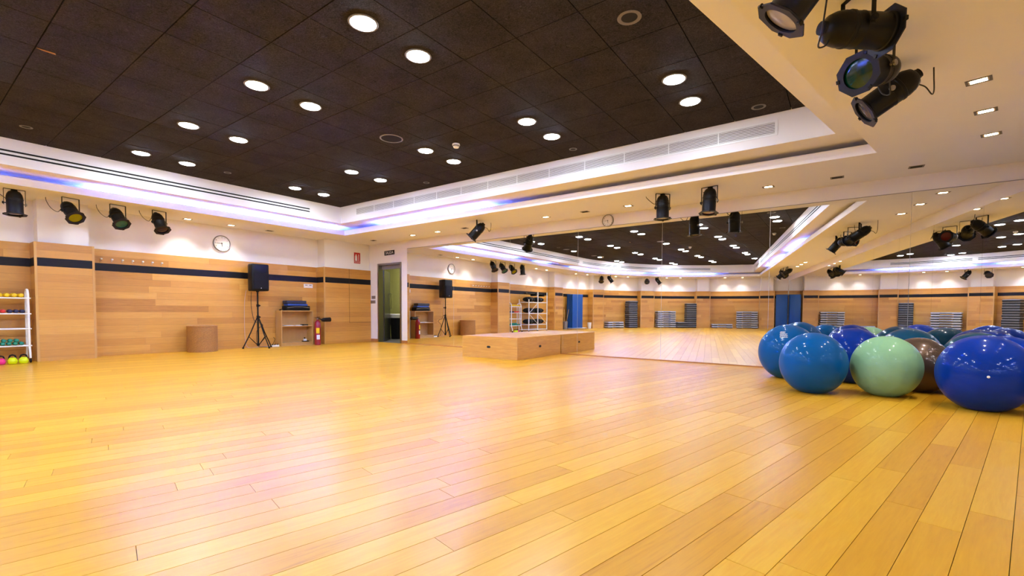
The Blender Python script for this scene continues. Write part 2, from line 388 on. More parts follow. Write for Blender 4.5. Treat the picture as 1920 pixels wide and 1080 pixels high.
for i, (a, b) in enumerate(PIL):
    a, b = R(a), R(b); RP = 8.70
    arc_band(RP + .06, RD + .016, a + .0065, b - .0065, ZW - .01, ZS, 4).build('pillar', M['white'], wb, ang=30)
    arc_uv(arc_band(RP, RD + .016, a, b, 0, ZW, 4).build('pillar_cladding', M['course'], wb, ang=30), RD)
    arc_band(RP - .0015, RP + .03, a + .0035, b - .0035, 1.5665, 1.7035, 4).build('dark_stripe', M['stripe'], wb, ang=30)
    arc_band(RP - .002, RP + .03, a - .0005, a + .003, 0, ZW, 1).build('corner_trim', M['trimwood'], wb, ang=30)
    arc_band(RP - .002, RP + .03, b - .003, b + .0005, 0, ZW, 1).build('corner_trim', M['trimwood'], wb, ang=30)
    nxt = R(PIL[i + 1][0]) if i < 4 else AEND
    arc_uv(arc_band(RD, RD + .016, b, nxt, 0, ZW, 14).build('bay_panel', M['course'], wb, ang=30), RD)
    arc_band(RD - .0015, RD + .01, b + .0005, nxt - .0005, 1.5665, 1.7035, 14).build('dark_stripe', M['stripe'], wb, ang=30)

# ------------------------------------------------------------------ ceiling
def ring(loops):
    mb = MB(); n = len(loops[0][0]); vs = [(x, y, z) for o, z in loops for x, y in o]; fs = []
    for i in range(len(loops) - 1):
        for k in range(n):
            k2 = (k + 1) % n; fs.append((i * n + k, (i + 1) * n + k, (i + 1) * n + k2, i * n + k2))
    return mb.add(vs, fs)
oR, oL, oL2, oL3, oD = outline(-.1, -.1, -.1), outline(*LIP), outline(*grow(LIP, .018)), outline(*grow(LIP, .24)), outline(*DARK)
ce = struct(ring([(oR, ZS), (oL, ZS), (oL, ZL), (oL2, ZL), (oL2, ZS + .03), (oL3, ZS + .03), (oL3, ZF), (oD, ZF), (oD, ZC + .03)]).build('ceiling', M['white'], ang=30))
mb = MB(); mb.prism(outline(*grow(DARK, .1)), ZC + .03, ZC + .06); mb.build('ceiling_backing', M['sub'], ce, ang=0)
tiles = []
for i in range(-18, 6):
    for j in range(-24, 12):
        x0 = -1.755 + .6 * i; y0 = .902 + .6 * j; g = .0045
        q = clip([(x0 + g, y0 + g), (x0 + .6 - g, y0 + g), (x0 + .6 - g, y0 + .6 - g), (x0 + g, y0 + .6 - g)], oD)
        if len(q) >= 3 and area(q) > .003: tiles.append(q)
tiles.sort(key=lambda q: -pix_area(q, ZC))
for q in tiles[:300]: MB().prism(q, ZC, ZC + .028).build('ceiling_tile', M['tile'], ce, ang=0)
if len(tiles) > 300:
    mb = MB()
    for q in tiles[300:]: mb.prism(q, ZC, ZC + .028)
    stuff(mb.build('ceiling_tiles_far', M['tile'], ce, ang=0))

# cove tubes (hidden behind the lip, they light the cove)
def led_path(pts, label):
    t_ = thing('cove_light_tube', label, 'light', (pts[0][0], pts[0][1], ZS + .03), group='blue tubes lying in the ceiling cove')
    mi = Matrix.Translation((-pts[0][0], -pts[0][1], -ZS - .03))
    MB().tube([mi @ Vector((x, y, ZS + .062)) for x, y in pts], .016, 8).build('tube', M['led'], t_)
    a = Vector((*pts[0], 0)); b = Vector((*pts[-1], 0))
    for q, nx in ((pts[0], pts[1]), (pts[-1], pts[-2])):
        d = (Vector((*nx, 0)) - Vector((*q, 0))).normalized(); c = Vector((q[0], q[1], ZS + .03))
        MB().rbox(-.02, .02, -.025, .025, 0, .06, .004, mi @ basis((d.x, d.y, 0), (-d.y, d.x, 0), (0, 0, 1), c)).build('end_cap', M['whitemetal'], t_)
G = .13                                                                     # distance of the tube behind the lip
xl, yl, hl = XA + LIP[0] - G, YB - LIP[1] + G, (LIP[2] - G) / math.cos(CANG)
for y0, y1, lb in ((2.15, 3.25, 'short blue cove tube above the coat hooks'), (3.45, 6.55, 'long blue cove tube above the wall clock and loudspeaker'), (-.1, .6, 'short blue cove tube above the dumbbell rack')):
    if y1 - y0 > .3: led_path([(xl, y0), (xl, y1)], lb)
led_path([(-8.6, yl), (-5.5, yl)], 'long blue cove tube above the door side of the mirror')
rl = CX - xl
for a0, a1, lb in ((180.5, 193, 'blue cove tube over the leaning blue mat at the curved wall'), (195.5, 216, 'blue cove tube over the first step stacks at the curved wall'), (222.5, 243, 'blue cove tube over the middle step stacks at the curved wall')):
    led_path(arc_pts(rl, R(a0), R(a1), 10), lb)
for y0, y1, lb in ((-1.3, 1.2, 'blue cove tube along the mirrored side wall, nearer the balls'), (-6.6, -2.4, 'blue cove tube along the mirrored side wall, far end')):
    led_path([(xc(y0) - hl, y0), (xc(y1) - hl, y1)], lb)

# ------------------------------------------------------------------ downlights in the dark ceiling
ORD = ['first', 'second', 'third', 'fourth', 'fifth', 'sixth', 'seventh', 'eighth', 'ninth', 'tenth', 'eleventh', 'twelfth', 'thirteenth', 'fourteenth', 'fifteenth', 'sixteenth']
ring_me = MB().lathe([(.118, 0), (.122, -.004), (.118, -.009), (.104, -.010), (.102, -.004)], 32, cap0=False, cap1=False).mesh('trim_ring', M['lampring'])
disc_hi = MB().lathe([(.101, -.004), (.094, -.012), (.070, -.018), (.035, -.021), (.004, -.022)], 32, cap0=False).mesh('diffuser', M['down_hi'])
disc_lo = MB().lathe([(.101, -.004), (.094, -.012), (.070, -.018), (.035, -.021), (.004, -.022)], 32, cap0=False).mesh('diffuser', M['down_lo'])
disc_off = MB().lathe([(.101, -.004), (.094, -.008), (.004, -.010)], 32, cap0=False).mesh('diffuser', M['greyplastic'])
XCOL = [-8.655, -6.855, -5.055, -3.255, -1.455]
YROW = [5.402, 4.802, 3.002, 2.402, .602, .002, -1.798, -2.398, -4.198, -4.798, -6.598, -7.198]
inner = outline(*[d + .16 for d in DARK])
for ci, x in enumerate(XCOL):
    for ri, y in enumerate(YROW):
        if not in_poly((x, y), inner): continue
        hi = ci in (1, 3); off = (ci, ri) in ((2, 4), (0, 4), (0, 6))
        lb = 'round downlight in dark ceiling, %s row from mirror, %s column from clock wall' % (ORD[ri], ORD[ci])
        if off: lb = 'unlit ' + lb
        t_ = thing('downlight', lb, 'ceiling light', (x, y, ZC), group='round downlights in the dark ceiling')
        obj('trim_ring', ring_me, t_); obj('diffuser', disc_off if off else (disc_hi if hi else disc_lo), t_)
# small unlit rings and ceiling speakers
sp_me = MB().lathe([(.062, 0), (.064, -.004), (.058, -.006), (.045, -.005), (.043, -.002)], 28, cap0=False, cap1=False).mesh('ring', M['lampring'])
sp_in = MB().lathe([(.043, -.002), (.002, -.003)], 28, cap0=False).mesh('grille', M['hole'])
for x, y, k, lb in ((-1.455, 3.602, 1.5, 'dark round ceiling ring above the centre of the room, nearest the par lamps'), (-3.255, 6.002, .9, 'small dark ceiling ring beside the long white grille, centre'), (-.855, 6.002, 1.2, 'dark ceiling ring in the corner by the end of the white grille'),
                 (-8.655, 1.2, 1., 'small dark ceiling ring nearest the dumbbell rack'), (-8.655, 3.602, .9, 'small dark ceiling ring between the downlight pairs near the wall clock'), (-6.3, 6.002, .9, 'small dark ceiling ring by the grille, nearest the door'),
                 (-1.455, 1.2, 1.2, 'dark ceiling ring behind the camera near the mirrored side wall')):
    t_ = thing('ceiling_speaker', lb, 'speaker', (x, y, ZC)); a = obj('ring', sp_me, t_); b = obj('grille', sp_in, t_)
    t_.scale = (k, k, 1)
t_ = thing('ceiling_speaker', 'large round black ceiling speaker near the smoke detector', 'speaker', (-5.09, 4.2, ZC))
MB().lathe([(.155, 0), (.157, -.005), (.148, -.009), (.138, -.008), (.136, -.002)], 40, cap0=False, cap1=False).build('ring', M['steel'], t_)
MB().lathe([(.136, -.003), (.07, -.006), (.003, -.007)], 40, cap0=False).build('grille', M['blackmat'], t_)
def smoke(x, y, lb):
    t_ = thing('smoke_detector', lb, 'smoke detector', (x, y, ZC))
    MB().lathe([(.052, 0), (.054, -.018), (.05, -.022)], 24).build('base', M['whiteplastic'], t_)
    MB().lathe([(.048, -.022), (.048, -.034), (.040, -.037)], 24, cap0=False).build('sensor_ring', M['greyplastic'], t_)
    MB().lathe([(.041, -.037), (.036, -.052), (.015, -.058), (.002, -.059)], 24, cap0=False).build('cap', M['whiteplastic'], t_)
smoke(-4.51, 4.87, 'white smoke detector on the dark ceiling beside the large speaker')
smoke(-4.6, -1.3, 'white smoke detector behind the camera, middle of the dark ceiling')
smoke(-1.75, .3, 'white smoke detector behind the camera near the mirrored side wall')
smoke(-8.5, -2.3, 'white smoke detector behind the camera near the curved wall')
tag(MB().prism([(-5.97, .91), (-5.955, 1.03), (-5.99, 1.04), (-5.985, .95)][::-1], ZC - .003, ZC - .0005).build('torn_tile_flake', M['wicker'], ang=0), 'small torn orange flake at the edge of a dark ceiling tile', 'flake')

# ------------------------------------------------------------------ soffit halogens
def halo_dir(x, y, ang, on, lb):
    t_ = thing('soffit_spotlight', lb, 'ceiling light', (x, y, ZS), ang, group='small square soffit spotlights')
    w, h, d = .075, .055, .03
    mb = MB(); mb.box(-w, w, -h, -h + .012, -.004, 0); mb.box(-w, w, h - .012, h, -.004, 0); mb.box(-w, -w + .018, -h + .012, h - .012, -.004, 0); mb.box(w - .018, w, -h + .012, h - .012, -.004, 0)
    mb.build('bezel', M['lampring'], t_, ang=0)
    MB().box(-w + .018, w - .018, -h + .012, h - .012, -.0025, -.0005).build('reflector' if on else 'dark_opening', M['refl'] if on else M['hole'], t_, ang=0)
    if on: MB().rbox(-w + .027, w - .027, -h + .026, h - .026, -.0036, -.0026, .0004).build('lamp', M['halo'], t_)
    if on:
        ld = bpy.data.lights.new('spot', 'SPOT'); ld.energy = HALO_W; ld.color = (1., .94, .92); ld.spot_size = R(105); ld.spot_blend = .8; ld.shadow_soft_size = .03
        lo = bpy.data.objects.new('lamp_beam', ld); COL.objects.link(lo); lo.parent = t_; lo.location = (0, 0, -.012)
HALO_W = 11.0
k = 0
for x, on, where in ((.68, 0, 'above the corner balls, nearer the corner'), (-.12, 0, 'above the balls, further from the corner'), (-.93, 1, 'left of the pair of dark spots above the balls'), (-3.04, 1, 'just right of the clock above the mirror'),
                     (-3.86, 0, 'just left of the clock above the mirror'), (-4.69, 1, 'above the podium, right side'), (-6.77, 0, 'left of the podium'), (-7.6, 1, 'right of the door, second from it'), (-8.43, 1, 'nearest right of the door'), (-9.92, 0, 'over the door')):
    halo_dir(x, 7.585, 0, on, ('lit' if on else 'unlit') + ' soffit spotlight, long mirror, ' + where)
for y, on, where in ((5.31, 0, 'over the loudspeaker'), (4.5, 1, 'over the wall clock'), (3.69, 1, 'over the basket'), (-.42, 1, 'over the equipment rack, first'), (-1.27, 1, 'over the equipment rack, second')):
    halo_dir(-10.68, y, R(90), on, ('lit' if on else 'unlit') + ' soffit spotlight along the clock wall, ' + where)
for i, y in enumerate((5.07, 5.86, 6.65, -3.7, -4.5, -5.3)):
    halo_dir(xc(y) - .53, y, -CANG, 1, 'lit soffit spotlight along the mirrored side wall, %s from the front corner' % ORD[(2, 1, 0, 3, 4, 5)[i]])
for i, a in enumerate((190.2, 195.8, 208.5, 213.5, 228.5, 233.5, 248.5, 254.)):
    halo_dir(CX + (RD - .33) * math.cos(R(a)), CYD + (RD - .33) * math.sin(R(a)), R(a + 90), 1, 'lit soffit spotlight over the curved back wall, %s from the clock wall' % ORD[i])

# ------------------------------------------------------------------ air outlets in the coffer faces
def slot_path(pts, lb):
    """twin slot diffuser on the white face; pts run along the face, room on the left of travel"""
    t_ = thing('slot_diffuser', lb, 'air vent', (pts[0][0], pts[0][1], 3.02), group='twin slot diffusers around the coffer')
    o0 = Vector((pts[0][0], pts[0][1], 3.02))
    def band(z0, z1, d, nm, mt):
        mb = MB(); vs = []; n = len(pts)
        nr = []
        for i in range(n):
            a = Vector(pts[max(i - 1, 0)]); b = Vector(pts[min(i + 1, n - 1)]); t2 = (b - a).normalized(); nr.append(Vector((-t2.y, t2.x)))
        for i in range(n):
            p = Vector(pts[i]); q = p + nr[i] * d
            vs += [(p.x - o0.x, p.y - o0.y, z0 - o0.z), (q.x - o0.x, q.y - o0.y, z0 - o0.z), (q.x - o0.x, q.y - o0.y, z1 - o0.z), (p.x - o0.x, p.y - o0.y, z1 - o0.z)]
        fs = [(0, 3, 2, 1), (4 * n - 4, 4 * n - 3, 4 * n - 2, 4 * n - 1)]
        for i in range(n - 1):
            a = 4 * i; b = a + 4
            for k in range(4): k2 = (k + 1) % 4; fs.append((a + k, a + k2, b + k2, b + k))
        mb.add(vs, fs).build(nm, mt, t_, ang=30)
    band(2.968, 3.076, .003, 'frame', M['whitemetal'])
    band(3.038, 3.062, .005, 'slot', M['hole']); band(2.982, 3.006, .005, 'slot', M['hole'])
xd, yd, hd = XA + DARK[0], YB - DARK[1], DARK[2] / math.cos(CANG)
slot_path([(xd, 5.55), (xd, -1.95)], 'long black twin air slot over the clock wall')
rd = CX - xd
for a0, a1, nm in ((180.5, 201.8, 'first part'), (203, 220, 'middle part'), (221.3, 241.2, 'last part')):
    slot_path(arc_pts(rd, R(a0), R(a1), 10), 'black twin air slot over the curved back wall, ' + nm)
slot_path([(xc(-8.3) - hd, -8.3), (xc(6.0) - hd, 6.0)], 'long black twin air slot over the mirrored side wall')
t_ = thing('air_grille', 'long white louvred air grille above the big mirror', 'air vent', (-4.78, yd, 3.053))
GL = 4.06
mb = MB(); mb.box(-GL - .03, GL + .03, -.006, 0, .066, .09); mb.box(-GL - .03, GL + .03, -.006, 0, -.09, -.066); mb.box(-GL - .03, -GL, -.006, 0, -.066, .066); mb.box(GL, GL + .03, -.006, 0, -.066, .066)
mb.build('frame', M['whitemetal'], t_, ang=0)
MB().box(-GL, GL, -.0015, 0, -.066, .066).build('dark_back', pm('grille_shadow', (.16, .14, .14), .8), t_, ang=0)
fin = MB().box(-GL, GL, -.006, -.001, -.0045, .0045).mesh('louvre', M['whitemetal'], 0)
for i in range(7): obj('louvre', fin, t_, (0, 0, -.056 + i * .0187))
dv = MB().box(-.006, .006, -.0065, -.001, -.066, .066).mesh('divider', M['whitemetal'], 0)
for i in range(1, 13): obj('divider', dv, t_, (-GL + i * 2 * GL / 13, 0, 0))

# ------------------------------------------------------------------ door and the passage behind it
HY0, HY1, HX0, HX1 = YB + .2, YB + 1.85, -12.9, -9.0
struct(MB().box(HX0 - .1, HX1 + .1, YB + .008, HY1 + .1, -.06, -.001).build('floor_hallway', M['hallfloor'], ang=0))
struct(MB().box(HX0 - .1, HX1 + .1, HY1, HY1 + .1, 0, 2.6).build('wall_hallway_back', M['green'], ang=0))
struct(MB().box(HX0 - .1, HX0, HY0, HY1, 0, 2.6).build('wall_hallway_left', M['green'], ang=0))
struct(MB().box(HX1, HX1 + .1, HY0, HY1, 0, 2.6).build('wall_hallway_right', M['green'], ang=0))
struct(MB().box(HX0 - .1, HX1 + .1, HY0, HY1 + .1, 2.6, 2.7).build('ceiling_hallway', M['white'], ang=0))
t_ = thing('hall_lamp', 'ceiling lamp in the green passage behind the door', 'ceiling light', (-10.6, HY0 + .9, 2.6))
MB().lathe([(.13, 0), (.13, -.02), (.12, -.025)], 24).build('housing', M['whitemetal'], t_)
MB().lathe([(.115, -.0255), (.11, -.035), (.003, -.04)], 24, cap0=False).build('diffuser', emis('hall_diffuser', (1., .95, .75), HALL * 4), t_)
d1 = struct(MB().box(DX0 + .001, DX0 + .05, YB - .012, YB + .19, .0, DZ).box(DX1 - .05, DX1 - .001, YB - .012, YB + .19, .0, DZ).box(DX0 + .05, DX1 - .05, YB - .012, YB + .19, DZ - .05, DZ - .001).build('door_1', M['steel'], ang=0))
MB().box(DX0 + .05, DX1 - .05, YB + .1, YB + .14, 1.98, DZ - .05).build('transom', M['greyplastic'], d1, ang=0)
# leaf, hinged on the left and pushed open into the passage
lf = Matrix.Translation((DX0 + .055, YB + .15, 0)) @ Matrix.Rotation(R(130), 4, 'Z')
leaf = MB().rbox(0, .84, -.02, .02, .012, 1.97, .004, lf).build('leaf', pm('dark_door_leaf', (.018, .017, .024), .25, var=.1), d1)
MB().rbox(.08, .76, .0205, .023, .12, 1.86, .002, lf).build('leaf_panel', pm('dark_door_panel', (.035, .03, .045), .22, var=.1), leaf)
MB().tube([lf @ Vector((.79, -.02, .9)), lf @ Vector((.79, -.07, .9)), lf @ Vector((.79, -.07, 1.35)), lf @ Vector((.79, -.02, 1.35))], .012, 8).build('handle', M['chrome'], leaf)
t_ = thing('waste_bin', 'dark bin with a pale lid in the passage behind the door', 'bin', (-11.02, 9.25, 0))
MB().lathe([(.15, 0), (.155, .01), (.19, .62), (.195, .64)], 20, cap1=True).build('body', M['blackmat'], t_)
MB().lathe([(.20, .64), (.205, .66), (.205, .74), (.19, .76)], 20).build('lid', M['whiteplastic'], t_)

def plate(name, lb, x0, x1, z0, z1, cols, mat):
    t_ = thing(name, lb, 'switch', ((x0 + x1) / 2, YB + .008, (z0 + z1) / 2))
    w, h = (x1 - x0) / 2, (z1 - z0) / 2
    MB().rbox(-w, w, -.010, 0, -h, h, .003).build('cover_plate', mat, t_)
    for i in range(cols):
        a = -w + .012 + i * (2 * w - .02) / cols; MB().rbox(a, a + (2 * w - .02) / cols - .006, -.014, -.009, -h + .012, h - .012, .002).build('rocker', M['steel'], t_)
plate('light_switch', 'small grey double light switch left of the door, upper one', -10.62, -10.46, 1.18, 1.265, 2, M['greyplastic'])
plate('light_switch', 'wide grey light switch left of the door, lower one', -10.69, -10.46, 1.055, 1.14, 3, M['greyplastic'])
# exit sign
t_ = thing('exit_sign', 'small black exit sign above the door', 'sign', (-9.865, YB + .008, 2.40))
MB().rbox(-.205, .205, -.006, 0, -.06, .06, .002, Matrix.Rotation(R(-1.5), 4, 'Y')).build('board', M['stripe'], t_)
o = obj('lettering', text_mesh('SALIDA', .105, M['paper']), t_, (0, -.0068, 0)); o.rotation_euler = (R(90), R(-1.5), 0); o.scale = (.93, 1, 1)
# fire sign on the end pillar (faces +X)
t_ = thing('fire_sign', 'red fire extinguisher sign on the white wall left of the door', 'sign', (XP - .06, 7.66, 2.275), R(90))
MB().rbox(-.098, .098, -.004, 0, -.145, .145, .001).build('board', M['signred'], t_)
MB().box(-.085, .085, -.0046, -.004, -.083, -.079).box(.035, .052, -.0046, -.004, -.065, .10).build('white_lines', M['paper'], t_, ang=0)
MB().lathe([(.034, 0), (.034, .11), (.018, .15), (.012, .155), (.012, .175)], 16, Matrix.Translation((-.035, -.0043, -.072)) @ Matrix.Diagonal((1, .01, 1, 1))).build('pictogram', M['paper'], t_)
o = obj('lettering', text_mesh('EXTINTOR', .034, M['paper']), t_, (0, -.0045, -.112)); o.rotation_euler = (R(90), 0, 0)
# sockets on the boards
t_ = thing('wall_socket', 'white double socket plate below the black stripe right of the loudspeaker', 'socket', (XA, 6.42, 1.472), R(90))
MB().rbox(-.12, .12, -.009, 0, -.05, .05, .003).build('cover_plate', M['whiteplastic'], t_)
for k in (-1, 1): MB().rbox(k * .055 - .032, k * .055 + .032, -.0105, -.009, -.005 + .014, .014 + .014, .001).build('port', M['greyplastic'], t_)

# ------------------------------------------------------------------ clocks (face looks along local -Y)
def clock(loc, rz, r, lb, mins=45, hrs=5.75):
    t_ = thing('wall_clock', lb, 'clock', loc, rz)
    Mx = Matrix.Rotation(R(90), 4, 'X')
    MB().lathe([(r, 0), (r * 1.01, .012), (r, .032), (r * .96, .038), (r * .91, .034), (r * .90, .02)], 40, Mx, cap1=False).build('rim', M['steel'], t_)
    dl = MB().lathe([(r * .905, .018), (.001, .0182)], 40, Mx, cap0=False).build('dial', M['whiteplastic'], t_)
    for n in range(1, 13):
        a = R(30 * n); o = obj('numeral', text_mesh(str(n), r * .2, M['black'], 'numeral', ext=.0003), dl, (math.sin(a) * r * .74, -.0192, math.cos(a) * r * .74)); o.rotation_euler = (R(90), 0, 0)
    for ang, L, w, nm in ((mins * 6, .62, .022, 'minute_hand'), (hrs * 30, .42, .032, 'hour_hand')):
        o = MB().prism([(-w * r, -.1 * r), (w * r, -.1 * r), (w * .6 * r, L * r), (-w * .6 * r, L * r)], 0, .0012, Matrix.Translation((0, -.022, 0)) @ Matrix.Rotation(R(ang), 4, 'Y') @ Mx).build(nm, M['black'], t_, ang=0)
    MB().lathe([(.05 * r, .022), (.05 * r, .026)], 12, Mx).build('hub', M['black'], t_)
clock((XA - .016, 4.44, 2.305), R(90), .172, 'round white wall clock on the white wall over the oak boards')
clock((-3.615, YB + .008, 2.555), 0, .112, 'small round wall clock squeezed above the big mirror')

# coat hooks
for i in range(7):
    y = 2.42 + i * .1533
    t_ = thing('coat_hook', 'clear coat hook on the oak boards, %s from the pillar' % ORD[i], 'hook', (XA, y, 1.765), R(90), 'coat hooks above the black stripe')
    MB().rbox(-.011, .011, -.004, 0, -.03, .035, .0015).build('back_plate', M['hookplate'], t_)
    MB().tube([(0, -.003, .01), (0, -.03, 0), (0, -.045, -.018), (0, -.05, .004)], .005, 8).build('peg', M['chrome'], t_)
    MB().lathe([(.001, -.016), (.012, -.012), (.017, 0), (.012, .012), (.001, .016)], 12, Matrix.Translation((0, -.05, .014)), cap0=False, cap1=False).build('knob', M['whiteplastic'], t_)

# ------------------------------------------------------------------ podium
t_ = thing('podium', 'low oak podium box pushed against the big mirror', 'podium', (-5.876, 6.52, 0))
PW_, PD, PH = 1.276, 1.515, .395
fb = MB().rbox(0, PW_, 0, .02, .0, PH - .018, .0015).build('front_board', M['podium'], t_)
MB().rbox(0, .02, .02, PD, .0, PH - .018, .0015).build('side_board', M['podium'], t_)
sb = MB().rbox(PW_ - .02, PW_, .02, PD, .0, PH - .018, .0015).build('side_board', M['podium'], t_)
MB().rbox(.02, PW_ - .02, PD - .02, PD, .0, PH - .018, .0015).build('back_board', M['podium'], t_)
MB().rbox(0, PW_, 0, PD, PH - .018, PH, .0015).build('top_board', M['podium'], t_)
def slot_hole(mx, par, nm='hand_hole'):
    pts = [(math.cos(a) * .021 + (.021 if math.cos(a) > 0 else -.021), math.sin(a) * .021) for a in [2 * math.pi * (k + .5) / 20 for k in range(20)]]
    MB().prism(pts, -.0005, .0012, mx).build(nm, M['hole'], par, ang=0)
slot_hole(Matrix.Translation((.64, 0, .207)) @ Matrix.Rotation(R(90), 4, 'X'), fb)
slot_hole(Matrix.Translation((PW_, .745, .207)) @ Matrix.Rotation(R(90), 4, 'Z') @ Matrix.Rotation(R(90), 4, 'X'), sb)

# ------------------------------------------------------------------ loudspeaker on its stand
sx, sy = -10.72, 5.04
t_ = thing('speaker_stand', 'black tripod stand carrying the loudspeaker by the oak wall', 'stand', (sx, sy, 0))
MB().lathe([(.019, .06), (.019, .70)], 16).build('lower_pole', M['black'], t_)
MB().lathe([(.0165, .70), (.0165, 1.262)], 16).build('upper_pole', M['black'], t_)
MB().lathe([(.026, .66), (.028, .665), (.028, .73), (.024, .735)], 16).build('collar', M['blackmat'], t_)
MB().lathe([(.026, .93), (.028, .935), (.028, .985), (.024, .99)], 16).build('collar', M['blackmat'], t_)
for z in (.70, .96): MB().lathe([(.006, .02), (.006, .045), (.018, .047), (.018, .06), (.014, .064)], 10, Matrix.Translation((0, 0, z)) @ Matrix.Rotation(R(90), 4, 'X') @ Matrix.Rotation(R(200), 4, 'Y')).build('knob', M['blackmat'], t_)
MB().lathe([(.028, .05), (.03, .055), (.03, .10), (.026, .105)], 14).build('lower_collar', M['blackmat'], t_)
for a in (262, 18, 98):
    c, s_ = math.cos(R(a)), math.sin(R(a)); f = .31
    lg = MB().tube([(c * .02, s_ * .02, .68), (c * f * .5, s_ * f * .5, .35), (c * f, s_ * f, .018)], .0125, 8).build('leg', M['black'], t_)
    MB().tube([(c * .025, s_ * .025, .08), (c * f * .62, s_ * f * .62, .265)], .008, 8).build('brace', M['black'], t_)
    MB().lathe([(.018, 0), (.02, .005), (.018, .03), (.013, .036)], 10, Matrix.Translation((c * f, s_ * f, 0))).build('rubber_foot', M['blackmat'], lg)
t_ = thing('loudspeaker', 'black loudspeaker on the tripod stand in front of the black stripe', 'loudspeaker', (sx, sy, 1.285), R(90))
def hull(prof, z0, z1, n_, mat, bev=.02):
    bm = bmesh.new(); lo = [bm.verts.new((x, y, z0)) for x, y in prof]; hi = [bm.verts.new((x, y, z1)) for x, y in prof]
    k = len(prof); bm.faces.new(lo[::-1]); bm.faces.new(hi)
    for i in range(k): bm.faces.new((lo[i], lo[(i + 1) % k], hi[(i + 1) % k], hi[i]))
    bmesh.ops.bevel(bm, geom=list(bm.edges), offset=bev, segments=3, affect='EDGES', profile=.6)
    me = bpy.data.meshes.new(n_); bm.to_mesh(me); bm.free(); me.materials.append(mat)
    me.polygons.foreach_set('use_smooth', [True] * len(me.polygons)); me.set_sharp_from_angle(angle=R(40)); return me
obj('cabinet', hull([(-.185, -.16), (.185, -.16), (.20, -.02), (.13, .17), (-.13, .17), (-.20, -.02)], 0, .60, 'cabinet', M['black'], .035), t_)
obj('grille', hull([(-.155, -.178), (.155, -.178), (.155, -.155), (-.155, -.155)], .04, .40, 'grille', M['blackmat'], .008), t_)
MB().lathe([(.11, 0), (.09, -.015), (.03, -.02), (.002, -.021)], 24, Matrix.Translation((0, -.16, .49)) @ Matrix.Rotation(R(-90), 4, 'X') @ Matrix.Diagonal((1, .6, -1, 1)), cap0=False).build('horn', M['blackmat'], t_)
MB().prism([(-.012, -.008), (.012, -.008), (0, .012)], 0, .002, Matrix.Translation((0, -.178, .065)) @ Matrix.Rotation(R(90), 4, 'X')).build('badge', M['paper'], t_, ang=0)
MB().lathe([(.03, -.02), (.03, 0)], 14, Matrix.Translation((0, 0, .0))).build('pole_socket', M['blackmat'], t_)
t_ = tag(MB().tube([(-10.94, 4.90, 1.31), (-10.955, 4.87, 1.1), (-10.965, 4.86, .7), (-10.965, 4.87, .2), (-10.95, 4.92, .014), (-10.945, 5.15, .008), (-10.945, 5.45, .008)], .006, 6, smooth=5).build('speaker_cable', M['cablewhite']), 'thin pale cable hanging from the loudspeaker down the oak wall', 'cable')
tag(MB().tube([(-10.86, 4.97, 1.272), (-10.875, 4.97, .95), (-10.87, 5.03, .62), (-10.87, 5.17, .56), (-10.875, 5.22, .50), (-10.88, 5.15, .46), (-10.88, 5.08, .35), (-10.89, 5.1, .05), (-10.885, 5.25, .008), (-10.87, 5.40, .02), (-10.875, 5.49, .16), (-10.90, 5.47, .22)], .006, 6, smooth=5).build('power_cable', M['cableblack']), 'black power cable looping beside the tripod stand to the bookcase', 'cable')
t_ = thing('power_strip', 'small white power strip on the floor beside the bookcase', 'power strip', (-10.80, 5.455, 0), R(90))
MB().rbox(-.088, .088, -.03, .03, 0, .042, .005).build('body', M['whiteplastic'], t_)
for k in (-.06, 0, .06): MB().rbox(k - .018, k + .018, -.016, .016, .042, .06, .003).build('plug', M['blackmat'], t_)

# ------------------------------------------------------------------ bookcase
t_ = thing('bookcase', 'low open birch bookcase beside the red extinguisher', 'bookcase', (-10.72, 5.57, 0), R(90))     # local x along the wall, -y into room
W_, D_, H_ = .80, .272, .85
MB().rbox(0, .02, 0, D_, 0, H_ - .02, .001).build('side_panel', M['birch'], t_)
MB().rbox(W_ - .02, W_, 0, D_, 0, H_ - .02, .001).build('side_panel', M['birch'], t_)
MB().rbox(0, W_, 0, D_, H_ - .02, H_, .001).build('top', M['birch'], t_)
MB().rbox(.02, W_ - .02, .004, D_ - .008, .465, .483, .001).build('shelf', M['birch'], t_)
MB().rbox(.02, W_ - .02, .004, D_ - .008, .065, .083, .001).build('bottom_shelf', M['birch'], t_)
MB().rbox(.02, W_ - .02, .012, .028, 0, .065, .001).build('plinth', M['birch'], t_)
MB().box(.02, W_ - .02, D_ - .007, D_, .0, H_ - .02).build('back_panel', M['birch'], t_, ang=0)
bx = lambda u, v, z: (-10.72 - v, 5.57 + u, z)                                # bookcase coordinates to the room
def loc_thing(name, lb, cat, u, v, z, rz=0, **k): return thing(name, lb, cat, bx(u, v, z), R(90) + rz, **k)
t_ = loc_thing('equipment_bag', 'black bag lying on top of the bookcase', 'bag', .44, .13, .85)
obj('body', hull([(-.30, -.11), (.30, -.11), (.32, 0), (.30, .11), (-.30, .11), (-.33, 0)], 0, .115, 'body', M['blackmat'], .03), t_)
MB().tube([(-.28, -.115, .07), (-.1, -.125, .09), (.1, -.125, .09), (.28, -.115, .07)], .006, 6).build('zip', M['greyplastic'], t_)
MB().tube([(-.31, -.02, .05), (-.40, -.03, .03), (-.42, 0, .012), (-.35, .04, .012)], .007, 6).build('strap', M['blackmat'], t_)
t_ = loc_thing('equipment_case', 'dark case with a blue edge stacked on the black bag', 'case', .42, .13, .966)
obj('lower_shell', hull([(-.24, -.10), (.26, -.10), (.26, .10), (-.24, .10)], 0, .045, 'lower_shell', pm('blue_case', (.03, .09, .42), .4), .012), t_)
obj('upper_shell', hull([(-.27, -.105), (.23, -.105), (.23, .105), (-.27, .105)], .045, .125, 'upper_shell', pm('navy_case', (.02, .025, .05), .4), .02), t_)
